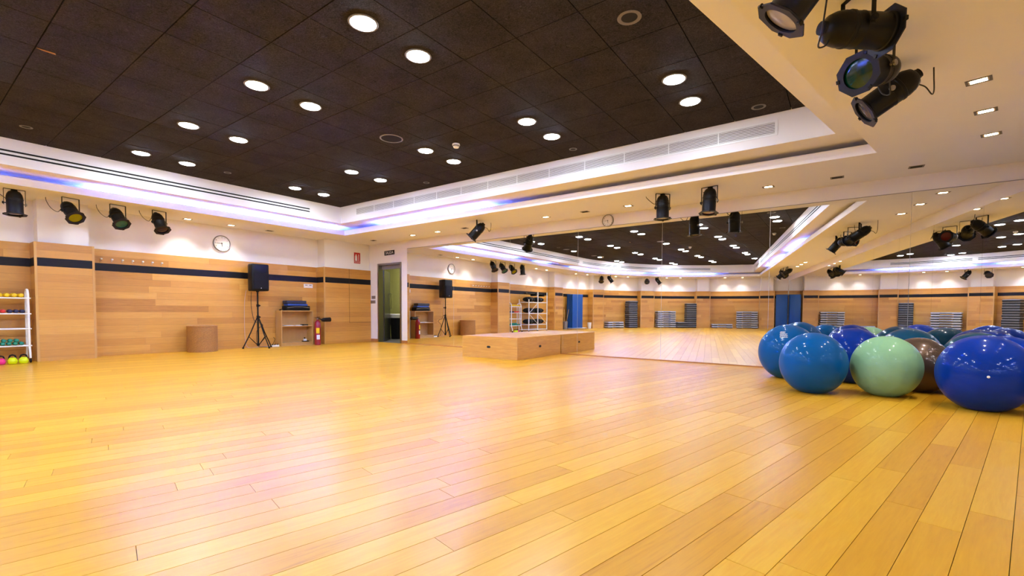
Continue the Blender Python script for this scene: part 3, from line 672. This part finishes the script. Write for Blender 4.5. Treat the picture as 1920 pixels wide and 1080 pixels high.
def papers(lb, u, w, z, rz, mat=None):
    t_ = loc_thing('paper_sheets', lb, 'paper', u, .12, z, rz)
    MB().rbox(-w, w, -.09, .09, 0, .006, .001).build('sheet_stack', M['paper'], t_)
    MB().prism([(-w * .6, -.08), (w, -.06), (w * .8, .08), (-w * .7, .07)], .0062, .012).build('loose_sheet', M['paper'], t_, ang=0)
papers('papers lying on the left of the bookcase middle shelf', .22, .11, .483, .1)
papers('papers lying at the centre of the bookcase middle shelf', .48, .07, .483, -.3)
t_ = loc_thing('pouch', 'small dark pouch on the right of the bookcase middle shelf', 'pouch', .63, .12, .483, .2)
obj('body', hull([(-.075, -.06), (.075, -.06), (.08, .05), (-.07, .06)], 0, .03, 'body', M['blackmat'], .012), t_)
MB().tube([(-.06, -.062, .015), (.06, -.062, .017)], .003, 6).build('zip', M['steel'], t_)
t_ = loc_thing('tray', 'small black tray on the bottom shelf of the bookcase', 'tray', .66, .12, .083)
MB().lathe([(.075, 0), (.085, .004), (.09, .018), (.084, .018), (.078, .008)], 20).build('dish', M['blackmat'], t_)
t_ = loc_thing('box', 'small white box standing in the black tray of the bookcase', 'box', .65, .12, .102)
MB().rbox(-.032, .032, -.025, .025, 0, .05, .003).build('body', M['paper'], t_)
MB().rbox(-.02, .0, -.015, .015, .05, .085, .003).build('stopper', M['blackmat'], t_)
t_ = loc_thing('white_carton', 'tall white carton standing behind the red extinguisher', 'carton', .845, .22, 0)
MB().rbox(-.035, .035, -.03, .03, 0, .83, .002).build('body', M['paper'], t_)
MB().rbox(-.033, .033, -.028, .028, .831, .85, .004).build('lid', M['whiteplastic'], t_)
# fire extinguisher
t_ = thing('fire_extinguisher', 'red fire extinguisher between the bookcase and the end pillar', 'fire extinguisher', (-10.575, 6.40, 0))
cyl = MB().lathe([(.068, 0), (.074, .006), (.074, .50), (.068, .545), (.05, .585), (.03, .605), (.024, .61), (.024, .63)], 28).build('cylinder', M['red'], t_)
vl = MB().lathe([(.02, .63), (.026, .633), (.026, .66), (.018, .665)], 14).build('valve', M['steel'], t_)
MB().rbox(-.015, .015, -.07, .05, .668, .68, .004).rbox(-.015, .015, -.02, .06, .69, .70, .004).build('lever', M['black'], vl)
MB().tube([(0, .02, .65), (.03, .05, .645), (.05, .08, .62), (.06, .09, .60)], .013, 8).build('hose', M['black'], t_)
MB().lathe([(.03, 0), (.04, .02), (.05, .05), (.054, .20), (.056, .23), (.05, .23)], 18, Matrix.Translation((.06, .075, .62)) @ Matrix.Rotation(R(-88), 4, 'X')).build('horn', M['black'], t_)
def curved_label(r, a0, a1, z0, z1, nm, mt):
    mb = MB(); n = 8; vs = []
    for i in range(n + 1):
        a = a0 + (a1 - a0) * i / n; vs += [(r * math.cos(a), r * math.sin(a), z0), (r * math.cos(a), r * math.sin(a), z1)]
    mb.add(vs, [(2 * i, 2 * i + 2, 2 * i + 3, 2 * i + 1) for i in range(n)]).build(nm, mt, cyl, ang=60)
curved_label(.0748, R(-60), R(5), .29, .425, 'yellow_label', M['yellow'])
curved_label(.0748, R(-50), R(10), .14, .25, 'paper_label', M['paper'])

# ------------------------------------------------------------------ wicker basket
t_ = thing('wicker_basket', 'drum-shaped wicker basket against the oak wall', 'basket', (-10.72, 3.925, 0))
mb = MB(); n = 84; rows = 30; vs = []; fs = []
for j in range(rows + 1):
    z = .52 * j / rows; rb = .262 + .004 * math.sin(j / rows * math.pi)
    for k in range(n):
        a = 2 * math.pi * k / n; w = .0045 * math.cos(k * math.pi / 1.5 + (math.pi if j % 2 else 0)); vs.append(((rb + w) * math.cos(a), (rb + w) * math.sin(a), z))
for j in range(rows):
    for k in range(n): k2 = (k + 1) % n; fs.append((j * n + k, j * n + k2, (j + 1) * n + k2, (j + 1) * n + k))
fs.append(tuple(range(n - 1, -1, -1)))
mb.add(vs, fs).build('woven_side', M['wicker'], t_, ang=0)
MB().tube([(.262 * math.cos(a), .262 * math.sin(a), .522) for a in [2 * math.pi * k / 40 for k in range(40)]], .012, 8, True).build('rim', M['wicker'], t_)
MB().lathe([(.268, .515), (.262, .535), (.20, .548), (.002, .55)], 40, cap0=False).build('lid', M['wicker'], t_)

# ------------------------------------------------------------------ small equipment
def dumb(length, r, col):
    t_ = thing('hand_weight', 'x', 'dumbbell')
    for k in (-1, 1):
        MB().lathe([(.001, -.0), (r * .75, .004), (r, r * .55), (r, r * .9), (r * .7, r * 1.5), (.013, r * 1.55)], 14, Matrix.Translation((0, 0, r)) @ Matrix.Rotation(R(90), 4, 'Y') @ Matrix.Translation((0, 0, k * length / 2)) @ Matrix.Diagonal((1, 1, -k, 1)), cap0=False, cap1=False).build('head', col, t_)
    MB().lathe([(.013, -length / 2 + r * 1.4), (.0145, 0), (.013, length / 2 - r * 1.4)], 10, Matrix.Translation((0, 0, r)) @ Matrix.Rotation(R(90), 4, 'Y')).build('grip', col, t_)
    return t_
def place_all(proto, spots, labels, group):
    for i, ((x, y, z, rz), lb) in enumerate(zip(spots, labels)):
        o = proto if i == 0 else copy_tree(proto)
        o.location = (x, y, z); o.rotation_euler = (0, 0, rz); o['label'] = lb; o['group'] = group
vin = lambda n_, c: pm(n_, c, .4, var=.1)
rk = thing('dumbbell_rack', 'white tubular dumbbell rack on wheels left of the oak pillar', 'rack', (-10.76, 1.10, 0))
for sy_ in (-.33, .33):
    MB().tube([(.13, sy_, .24), (.13, sy_, 1.06), (.12, sy_, 1.12), (.085, sy_, 1.165), (.04, sy_, 1.175), (-.005, sy_, 1.165), (-.05, sy_, 1.12), (-.06, sy_, 1.06), (-.06, sy_, .24)], .016, 10).build('end_frame', M['whitemetal'], rk)
    for sx_, dx in ((.13, .05), (-.06, -.05)):
        lg = MB().tube([(sx_, sy_, .25), (sx_ + dx * .3, sy_, .22), (sx_ + dx * .8, sy_, .16), (sx_ + dx, sy_, .075)], .014, 8).build('leg', M['whitemetal'], rk)
        MB().lathe([(.030, -.01), (.033, -.006), (.033, .006), (.030, .01)], 14, Matrix.Translation((sx_ + dx, sy_, .0335)) @ Matrix.Rotation(R(90), 4, 'X')).build('castor', M['blackmat'], lg)
SH = (1.033, .783, .543, .270)
for i, z in enumerate(SH):
    for sx_ in (.135, -.065): MB().tube([(sx_, -.36, z), (sx_, .36, z)], .011, 8).build('shelf_rail', M['whitemetal'], rk)
    for sx_ in (.085, .035, -.015): MB().tube([(sx_, -.33, z - .004), (sx_, .33, z - .004)], .005, 6).build('shelf_wire', M['whitemetal'], rk)
def row(n_, y1, dy, x, z, rz=R(0)): return [(x, y1 - i * dy, z, rz) for i in range(n_)]
zt = lambda i: SH[i] + .012
place_all(dumb(.15, .034, vin('yellow_vinyl', (.75, .48, .0))), row(8, 1.36, .077, -10.72, zt(0)), ['yellow hand weight on the top shelf of the dumbbell rack, %s from the pillar' % ORD[i] for i in range(8)], 'yellow hand weights')
place_all(dumb(.14, .030, vin('navy_vinyl', (.012, .015, .06))), row(3, 1.37, .068, -10.72, zt(1)), ['navy hand weight on the second shelf, %s from the pillar' % ORD[i] for i in range(3)], 'navy hand weights')
place_all(dumb(.14, .030, vin('red_vinyl', (.62, .03, .02))), row(5, 1.37 - .21, .068, -10.72, zt(1)), ['red hand weight on the second shelf, %s from the pillar' % ORD[i] for i in range(5)], 'red hand weights')
place_all(dumb(.13, .028, vin('green_vinyl', (.01, .22, .15))), row(9, 1.35, .068, -10.72, zt(3)) + [(x, y - .034, z + .048, r_) for x, y, z, r_ in row(5, 1.33, .068, -10.72, zt(3))], ['green hand weight, lower layer of the bottom shelf, %s from the pillar' % ORD[i] for i in range(9)] + ['green hand weight, upper layer of the bottom shelf, %s from the pillar' % ORD[i] for i in range(5)], 'green hand weights')
def kettle(x, y, r, col, lb):
    t_ = thing('kettlebell', lb, 'kettlebell', (x, y, 0))
    MB().lathe([(r * .62, 0), (r * .82, r * .12), (r * .98, r * .5), (r, r * .85), (r * .9, r * 1.3), (r * .62, r * 1.62), (r * .3, r * 1.74), (.002, r * 1.76)], 22, cap1=False).build('bell', col, t_)
    MB().tube([(0, -r * .55, r * 1.45), (0, -r * .62, r * 1.9), (0, -r * .5, r * 2.35), (0, 0, r * 2.55), (0, r * .5, r * 2.35), (0, r * .62, r * 1.9), (0, r * .55, r * 1.45)], r * .2, 8).build('handle', M['blackmat'], t_)
    MB().lathe([(r * .7, r * 1.45), (r * .74, r * 1.6), (r * .6, r * 1.82), (r * .5, r * 1.84)], 20, cap1=False).build('collar', col, t_)
lime = vin('lime_vinyl', (.62, .72, .0))
kettle(-10.52, 1.345, .056, lime, 'lime kettlebell on the floor nearest the oak pillar'); kettle(-10.52, 1.225, .056, lime, 'lime kettlebell next to the pink one under the dumbbell rack'); kettle(-10.54, 1.105, .052, vin('pink_vinyl', (.75, .02, .16)), 'pink kettlebell on the floor under the dumbbell rack')
# tall rack with dark rolls further back along the clock wall
rk = thing('storage_rack', 'tall white storage rack with dark rolls behind the camera', 'rack', (-10.66, -.15, 0))
for x_, y_, h_ in ((.24, .66, 1.34), (.24, -.02, 1.66), (.24, -.74, 1.66), (-.24, .66, 1.34), (-.24, -.74, 1.66)):
    lg = MB().tube([(x_, y_, .06), (x_, y_, h_)], .02, 8).build('post', M['whitemetal'], rk)
    MB().lathe([(.03, -.012), (.034, 0), (.03, .012)], 12, Matrix.Translation((x_, y_, .034)) @ Matrix.Rotation(R(90), 4, 'X')).build('castor', M['blackmat'], lg)
for z in (.09, .30, .76, 1.22):
    for x_ in (.24, -.24): MB().tube([(x_, .66, z), (x_, -.74, z)], .014, 8).build('cross_rail', M['whitemetal'], rk)
    for y_ in (.66, -.74): MB().tube([(.24, y_, z), (-.24, y_, z)], .012, 8).build('end_rail', M['whitemetal'], rk)
for a_, b_ in (((.24, .66, .76), (.24, -.02, 1.20)), ((.24, .66, .76), (.24, -.02, .32)), ((.24, -.02, .76), (.24, -.74, .32))): MB().tube([a_, b_], .008, 6).build('brace', M['whitemetal'], rk)
for i, (z, lb) in enumerate(((.315, 'lowest'), (.775, 'middle'), (1.235, 'upper'))):
    for j, y_ in enumerate((.30, -.38)):
        t_ = thing('rolled_bag', 'black rolled bag on the %s level of the tall rack, %s from the dumbbells' % (lb, ORD[j]), 'bag', (-10.66, -.15 + y_, z), R(90), 'black rolls on the tall rack')
        MB().lathe([(.02, -.21), (.09, -.20), (.125, -.12), (.13, 0), (.125, .12), (.09, .2), (.02, .21)], 16, Matrix.Translation((0, 0, .11)) @ Matrix.Rotation(R(90), 4, 'Y') @ Matrix.Diagonal((.82, 1.35, 1.45, 1))).build('roll', M['blackmat'], t_)
        MB().tube([(.12 * 0, .178 * math.cos(a), .11 + .11 * math.sin(a)) for a in [2 * math.pi * k / 16 for k in range(16)]], .006, 6, True).build('strap', M['greyplastic'], t_)
t_ = thing('bar_bundle', 'bundle of dark bars lying on top of the tall rack', 'bars', (-10.66, -.15, 1.235 + .24))
for j in range(6): MB().tube([(-.1 + j * .04, .55, .10 + .02 * (j % 2)), (-.1 + j * .04, -.8, .10 + .02 * ((j + 1) % 2))], .016, 8).build('bar', M['black'] if j % 3 else M['chrome'], t_)
MB().rbox(-.14, .14, -.1, .0, .02, .15, .01).rbox(-.14, .14, -.72, -.62, .02, .15, .01).build('rest', M['blackmat'], t_)

# blue mats
def arcpos(a, rad): return (CX + rad * math.cos(R(a)), CYD + rad * math.sin(R(a)))
def mat_stand(a, rad, w, d, h, lb, leaves, tilt=4):
    x, y = arcpos(a, rad); t_ = thing('folded_mat', lb, 'gym mat', (x, y, .0), R(a - 90))      # local -y... faces the room
    z0 = .055
    for i in range(leaves):
        y0 = -d / 2 + d * i / leaves
        MB().rbox(-w / 2 + .006 * (i % 2), w / 2 - .006 * ((i + 1) % 2), y0 + .001, y0 + d / leaves - .001, z0, z0 + h - .01 * (i % 2), .015, seg=2).build('mat_fold', M['bluemat'], t_)
    return t_
def dolly(a, rad, w, d, lb):
    x, y = arcpos(a, rad); t_ = thing('mat_trolley', lb, 'trolley', (x, y, 0), R(a - 90))
    MB().rbox(-w / 2, w / 2, -d / 2, d / 2, .035, .053, .004).build('deck', M['whitemetal'], t_)
    for k in (-1, 1):
        for l in (-1, 1): MB().lathe([(.014, -.008), (.0172, 0), (.014, .008)], 10, Matrix.Translation((k * (w / 2 - .06), l * (d / 2 - .04), .0175)) @ Matrix.Rotation(R(90), 4, 'X')).build('castor', M['blackmat'], t_)
        MB().tube([(k * (w / 2 - .02), -d / 2 + .05, .053), (k * (w / 2 - .02), d / 2 - .05, .053)], .008, 6).build('edge_rail', M['whitemetal'], t_)
dolly(190.5, 8.74, 1.25, .42, 'low white trolley under the tall blue mat at the curved wall')
mat_stand(189.9, 8.74, .80, .36, 1.62, 'tall folded blue mat standing on the white trolley', 5)
mat_stand(265.85, 8.86, .52, .20, 1.70, 'tall blue mat standing in the far corner beside the mirrored wall', 3)
t_ = thing('stick_bin', 'grey bin holding two wooden sticks beside the blue mat', 'bin', (*arcpos(185.3, 8.78), 0))
MB().lathe([(.10, 0), (.105, .01), (.125, .38), (.118, .38), (.10, .05)], 18, cap1=False).build('tub', M['greyplastic'], t_)
for dx, dy in ((.03, -.10), (-.04, -.03)): MB().tube([(0, 0, .02), (dx * 2.2, dy * 2.2, .95)], .012, 8).build('stick', M['birch'], t_)
t_ = thing('white_bin', 'small white bin on the floor right of the blue mat trolley', 'bin', (*arcpos(197., 8.72), 0))
MB().lathe([(.075, 0), (.08, .01), (.105, .30), (.099, .30), (.08, .04)], 18, cap1=False).build('tub', M['whiteplastic'], t_)
MB().tube([(.103 * math.cos(a), .103 * math.sin(a), .30) for a in [2 * math.pi * k / 20 for k in range(20)]], .006, 6, True).build('rim', M['whiteplastic'], t_)

# aerobic steps in stacks
def make_step(w=1.0, d=.38, h=.105):
    t_ = thing('aerobic_step', 'x', 'step')
    prof = [(-w / 2, -d / 2), (w / 2, -d / 2), (w / 2, d / 2), (-w / 2, d / 2)]
    obj('platform', hull(prof, .035, h, 'platform', M['stepgrey'], .018), t_)
    obj('top_mat', hull([(-w / 2 + .05, -d / 2 + .035), (w / 2 - .05, -d / 2 + .035), (w / 2 - .05, d / 2 - .035), (-w / 2 + .05, d / 2 - .035)], h, h + .004, 'top_mat', M['stepblack'], .0015), t_)
    for k in (-1, 1): obj('foot', hull([(k * w * .36 - .11, -d / 2 + .01), (k * w * .36 + .11, -d / 2 + .01), (k * w * .36 + .11, d / 2 - .01), (k * w * .36 - .11, d / 2 - .01)], 0, .036, 'foot', M['stepblack'], .006), t_)
    MB().rbox(-w * .2, w * .2, -d / 2 - .002, -d / 2 + .01, .055, .075, .003).build('grip_slot', M['stepblack'], t_)
    return t_
def make_riser(w=.52, d=.40, h=.10):
    t_ = thing('step_riser', 'x', 'riser block')
    obj('block', hull([(-w / 2, -d / 2), (w / 2, -d / 2), (w / 2, d / 2), (-w / 2, d / 2)], .0, h * .80, 'block', M['stepblack'], .02), t_)
    obj('light_edge', hull([(-w / 2 + .008, -d / 2 + .008), (w / 2 - .008, -d / 2 + .008), (w / 2 - .008, d / 2 - .008), (-w / 2 + .008, d / 2 - .008)], h * .80, h, 'light_edge', M['stepgrey'], .01), t_)
    return t_
step0 = make_step(); riser0 = make_riser(); used = set()
def stack(proto, n_, a, rad, dh, where, group, jit=.012):
    x, y = arcpos(a, rad)
    for i in range(n_):
        o = proto if proto.name not in used else copy_tree(proto)
        if o is proto: used.add(proto.name)
        o.location = (x + rnd.uniform(-jit, jit), y + rnd.uniform(-jit, jit), i * dh); o.rotation_euler = (0, 0, R(a + 90) + R(180) + rnd.uniform(-.012, .012))
        nm = 'topmost' if i == n_ - 1 else ('lowest' if i == 0 else ORD[i] + ' up')
        kind = 'grey step' if proto is step0 else 'black riser block'
        o['label'] = '%s in %s, %s' % (kind, where, nm); o['group'] = group
stack(step0, 3, 207.9, 8.70, .111, 'low stack near the blue mat trolley', 'stacked aerobic steps')
stack(riser0, 14, 215.1, 8.72, .1005, 'tall column near the blue mat trolley', 'columns of riser blocks')
stack(step0, 8, 228.3, 8.72, .111, 'high stack at mid curved wall', 'stacked aerobic steps')
stack(riser0, 3, 233.5, 8.50, .1005, 'low pile at mid curved wall', 'columns of riser blocks')
stack(riser0, 13, 237.2, 8.74, .1005, 'tall column at mid curved wall', 'columns of riser blocks', .006)
stack(step0, 2, 247.7, 8.72, .111, 'low stack next to the corner stack', 'stacked aerobic steps')
stack(step0, 8, 255.6, 8.72, .111, 'high stack nearest the corner blue mat', 'stacked aerobic steps')

# ------------------------------------------------------------------ exercise balls
def ball_mat(n_, c, rough=.3, coat=.28, metal=0.):
    m, nt, b = nodes(n_); N = nt.nodes; L = nt.links
    tc = N.new('ShaderNodeTexCoord'); sp = N.new('ShaderNodeSeparateXYZ'); L.new(tc.outputs['Object'], sp.inputs[0])
    wv = N.new('ShaderNodeMath'); wv.operation = 'MULTIPLY'; L.new(sp.outputs[2], wv.inputs[0]); wv.inputs[1].default_value = 520
    sn = N.new('ShaderNodeMath'); sn.operation = 'SINE'; L.new(wv.outputs[0], sn.inputs[0])
    bp = N.new('ShaderNodeBump'); bp.inputs['Strength'].default_value = .10; bp.inputs['Distance'].default_value = .0012; L.new(sn.outputs[0], bp.inputs['Height']); L.new(bp.outputs[0], b.inputs['Normal'])
    nz = N.new('ShaderNodeTexNoise'); nz.inputs['Scale'].default_value = 6; L.new(tc.outputs['Object'], nz.inputs['Vector'])
    mx = N.new('ShaderNodeMix'); mx.data_type = 'RGBA'; mx.inputs[6].default_value = (*[x * .85 for x in c], 1); mx.inputs[7].default_value = (*[min(1, x * 1.1) for x in c], 1)
    L.new(nz.outputs['Fac'], mx.inputs[0]); L.new(mx.outputs[2], b.inputs['Base Color'])
    b.inputs['Roughness'].default_value = rough; b.inputs['Specular IOR Level'].default_value = .03; b.inputs['Coat Weight'].default_value = coat; b.inputs['Coat Roughness'].default_value = .10; b.inputs['Metallic'].default_value = metal
    return m
BM = {'teal': ball_mat('teal_vinyl', (.002, .085, .27), .36), 'blue': ball_mat('royal_vinyl', (.002, .028, .24), .32), 'lime': ball_mat('pale_green_vinyl', (.23, .43, .23), .4), 'brown': ball_mat('bronze_vinyl', (.10, .065, .045), .34, .6, .5), 'deep': ball_mat('deep_teal_vinyl', (.003, .06, .115), .28, .5)}
def ball(x, y, r, rz, col, ax, lb, plug=True, mark=False):
    t_ = thing('exercise_ball', lb, 'exercise ball', (x, y, 0), group='exercise balls in the mirror corner')
    n1, n2 = 56, 96
    prof = [(max(.0005, math.sin(math.pi * i / n1)), -math.cos(math.pi * i / n1)) for i in range(n1 + 1)]
    axv = Vector(ax).normalized(); Rm = axv.to_track_quat('Z', 'Y').to_matrix().to_4x4()
    # a gently ribbed sphere: wide ridges around its own axis, sagging a little on the floor
    rib = [(p[0] * (1 + .004 * (math.cos(p[1] * 16) if abs(p[1]) < .8 else 0)), p[1]) for p in prof]
    mb = MB().lathe(rib, n2, Rm, cap0=False, cap1=False)
    vs = []
    for v in mb.v:
        z = v[2]; z = z if z > -.93 else -.93 - (z + .93) * .0; vs.append((v[0] * r, v[1] * r, (z + .93) * rz / .965 ))
    mb.v = vs; o = mb.build('ball_skin', BM[col], t_, ang=0); o.data.polygons.foreach_set('use_smooth', [True] * len(o.data.polygons))
    if plug:
        p = axv * 1.0; q = Vector((p.x * r, p.y * r, (p.z + .93) * rz / .965)); Mp = Matrix.Translation(q) @ Rm
        MB().lathe([(.0105, -.004), (.0105, .0015), (.008, .003), (.001, .0032)], 14, Mp, cap1=False).build('valve_plug', M['whiteplastic'], t_)
    if mark:                                                       # small white printed mark of boxed strokes
        for i in range(3):
            for j in range(4):
                if (i, j) in ((0, 3),): continue
                th = R(mark[0] + (j - 1.5) * 4.6 + i * 1.6); ph = R(mark[1] - (i - 1) * 5.6)
                c = Vector((math.cos(ph) * math.cos(th), math.cos(ph) * math.sin(th), math.sin(ph)))
                q = Vector((c.x * r, c.y * r, (c.z + .93) * rz / .965)); z_ = c; x_ = Vector((-math.sin(th), math.cos(th), 0)); y_ = z_.cross(x_)
                MB().box(-.0105, .0105, -.0125, -.0075, -.004, .0016, basis(x_, y_, z_, q)).box(-.0105, .0105, .0075, .0125, -.004, .0016, basis(x_, y_, z_, q)).box(-.0105, -.0065, -.0125, .0125, -.004, .0016, basis(x_, y_, z_, q)).build('printed_mark', M['paper'], t_, ang=0)
    return t_
ball(-.59, 7.03, .345, .35, 'teal', (.9, .3, .25), 'teal exercise ball with a white printed mark, leftmost, nearest the big mirror', False, (262, 42))
ball(-.262, 5.93, .318, .322, 'teal', (.3, -1, .35), 'plain teal exercise ball in front, left of the pale green one', False)
ball(.365, 6.165, .304, .31, 'lime', (-.75, -.9, .15), 'pale green exercise ball in the front row', False)
ball(1.03, 5.79, .33, .332, 'blue', (-.10, -1, .02), 'large royal blue exercise ball at the right with a white valve plug')
ball(.68, 6.72, .29, .295, 'brown', (-.2, -.5, .8), 'bronze brown exercise ball behind the pale green one', False)
ball(.10, 7.06, .335, .335, 'blue', (.9, .5, .3), 'royal blue exercise ball between the two front balls, behind them', False)
ball(.66, 7.47, .33, .335, 'deep', (.2, .4, .9), 'deep teal exercise ball behind the bronze brown one', False)
ball(1.20, 7.08, .32, .325, 'deep', (-.4, .1, .9), 'deep teal exercise ball behind the large royal blue one', False)
ball(1.42, 7.71, .32, .325, 'blue', (.4, .1, .9), 'royal blue exercise ball deepest in the mirror corner', False)
ball(1.28, 6.43, .31, .32, 'blue', (.1, .3, .9), 'royal blue exercise ball tucked behind the right front ball', False)

# ------------------------------------------------------------------ par can stage lamps
def par_can(x, y, d, gel, lb, size=1., cable=1, lamp=None, grp=None):
    d = Vector(d).normalized(); h = math.hypot(d.x, d.y); pan = math.atan2(d.y, d.x) - math.pi / 2 if h > 1e-3 else 0
    tilt = math.atan2(h, -d.z)                                          # 0 = straight down
    t_ = thing('par_can_lamp', lb, 'stage light', (x, y, ZS), pan, grp); t_.scale = (size,) * 3
    pz = -.215
    B = Matrix.Translation((0, 0, pz)) @ Matrix.Rotation(math.pi - tilt, 4, 'X') @ Matrix.Rotation(math.pi, 4, 'Z')   # local +Z of body -> pointing direction
    B = Matrix.Translation((0, 0, pz)) @ basis((1, 0, 0), (0, math.cos(tilt), math.sin(tilt)), (0, math.sin(tilt), -math.cos(tilt)), (0, 0, 0))
    bd = MB().lathe([(.001, -.205), (.035, -.205), (.04, -.19), (.066, -.175), (.084, -.14), (.092, -.10), (.092, -.075), (.096, -.07), (.096, -.055), (.092, -.05), (.092, -.01), (.0945, -.006), (.0945, .0), (.092, .004), (.092, .145), (.098, .15), (.098, .168), (.094, .17)], 30, B, cap0=False, cap1=False).build('body', M['black'], t_)
    MB().lathe([(.034, -.2065), (.034, -.2145), (.03, -.2155)], 16, B).build('rear_cap', M['blackmat'], bd)
    # octagonal gel frame
    oc = [(math.cos(R(45 * k + 22.5)) * .135, math.sin(R(45 * k + 22.5)) * .135) for k in range(8)]
    mb = MB(); n = 32; vs = []
    outer = []
    for k in range(n):
        a = 2 * math.pi * k / n; s_ = ((a / R(45) + .5) % 1 - .5) * R(45); outer.append((.1247 / math.cos(s_) * math.cos(a), .1247 / math.cos(s_) * math.sin(a)))
    for z in (.165, .173):
        vs += [(px, py, z) for px, py in outer] + [(.088 * math.cos(2 * math.pi * k / n), .088 * math.sin(2 * math.pi * k / n), z) for k in range(n)]
    fs = []
    for k in range(n):
        k2 = (k + 1) % n
        fs += [(k, n + k, n + k2, k2), (2 * n + k, 2 * n + k2, 3 * n + k2, 3 * n + k), (k, k2, 2 * n + k2, 2 * n + k), (n + k, 3 * n + k, 3 * n + k2, n + k2)]
    gf = mb.add([B @ Vector(v) for v in vs], fs).build('gel_frame', M['gelframe'], t_, ang=30)
    MB().lathe([(.0885, .158), (.06, .162), (.002, .164)], 28, B, cap0=False).build('gel', gel, gf)
    for a in (30, 150, 270): MB().rbox(-.012, .012, .112, .132, .160, .180, .002, B @ Matrix.Rotation(R(a), 4, 'Z')).build('frame_clip', M['black'], gf)
    w = .116
    mb = MB(); mb.rbox(-w, w, -.0125, .0125, -.006, 0, .001); mb.rbox(-w, -w + .005, -.0125, .0125, pz - .03, -.005, .001); mb.rbox(w - .005, w, -.0125, .0125, pz - .03, -.005, .001)
    yk = mb.build('yoke', M['black'], t_)
    for k in (-1, 1):
        MB().lathe([(.008, .0), (.008, .02), (.019, .022), (.019, .034), (.012, .037)], 12, Matrix.Translation((k * (w - .022), 0, pz)) @ Matrix.Rotation(k * R(90), 4, 'Y')).build('knob', M['blackmat'] if k > 0 else M['steel'], yk)
    if cable:
        b0 = B @ Vector((0, -.06, -.165)); 
        MB().tube([B @ Vector((0, -.055, -.16)), B @ Vector((.02, -.105, -.19)), Vector((.05, b0.y - .09, b0.z - .07)), Vector((.12, b0.y - .12, b0.z - .02)), Vector((.17, b0.y - .13, (b0.z) * .45)), Vector((.18, b0.y - .13, -.002))], .0045, 6, smooth=5).build('cable', M['cableblack'], t_)
    return t_
M['gelframe'] = pm('gel_frame_blue_black', (.007, .008, .018), .45, var=.1, spec=.35)
GEL = {k: pm('gel_' + k, c,   .12, var=.05, coat=.25) for k, c in (('yellow', (.20, .165, .0)), ('green', (.01, .085, .06)), ('violet', (.018, .012, .045)), ('red', (.10, .01, .008)), ('dark', (.02, .02, .022)), ('clear', (.30, .27, .30)), ('deepgreen', (.0, .028, .012)))}
gA, gC, gD = 'stage lamps above the dumbbell rack', 'stage lamps beside the mirrored side wall', 'stage lamps over the curved wall'
par_can(-10.22, 1.27, (.10, .0, -1), GEL['dark'], 'black stage lamp pointing straight down, leftmost above the dumbbell rack', grp=gA)
par_can(-10.26, 1.90, (.62, .18, -.62), GEL['yellow'], 'black stage lamp with a yellow gel beside the oak pillar', grp=gA)
par_can(-10.26, 2.50, (.60, .12, -.70), GEL['green'], 'black stage lamp with a green gel right of the yellow one', grp=gA)
par_can(-10.24, 3.09, (.52, .12, -.85), GEL['violet'], 'black stage lamp with a violet gel nearest the wall clock', grp=gA)
par_can(-6.02, 7.11, (-.52, -.42, -.75), GEL['red'], 'black stage lamp tilted left with a red gel, above the podium', cable=1)
par_can(-2.30, 7.12, (.02, -.02, -1), GEL['clear'], 'black stage lamp pointing straight down in front of the big mirror')
par_can(-1.62, 7.10, (-.02, -.12, -1), GEL['red'], 'black stage lamp with a red gel pointing down, nearest the balls')
par_can(-.19, 2.70, (-.62, -.05, -.80), GEL['clear'], 'black stage lamp with a clear lens at the top edge of the picture', grp=gC)
par_can(.02, 3.28, (.62, .48, -.02), GEL['red'], 'black stage lamp seen from behind with a red gel', grp=gC)
par_can(.12, 3.90, (-.46, -.74, -.26), GEL['deepgreen'], 'black stage lamp facing the camera with a dark green gel', grp=gC)
par_can(.22, 4.38, (-.80, -.12, -.56), GEL['dark'], 'black stage lamp pointing down to the left, lowest of the side group', grp=gC)
for i, (x, y, d) in enumerate(((-1.88, -5.2, (-.7, .2, -.5)), (-1.98, -5.65, (-.6, -.5, -.4)), (-2.1, -6.1, (.5, .4, -.5)), (-2.2, -6.55, (-.6, -.2, -.6)))):
    par_can(x, y, d, GEL['dark'], 'black stage lamp of the far side group behind the camera, %s from the balls' % ORD[i], cable=0, grp='far stage lamps beside the mirrored side wall')
for i, (x, y, d) in enumerate(((-9.80, -5.02, (.2, .6, -.7)), (-9.52, -5.45, (.5, -.3, -.8)), (-8.36, -7.45, (.3, .8, -.4)), (-7.94, -7.94, (.6, -.1, -.8)))):
    par_can(x, y, d, GEL['dark'], 'black stage lamp over the curved wall behind the camera, %s from the clock wall' % ORD[i], cable=0, grp=gD)
S.cycles.diffuse_bounces = 4; S.cycles.max_bounces = 10; S.cycles.sample_clamp_indirect = 8.0; S.cycles.caustics_refractive = False
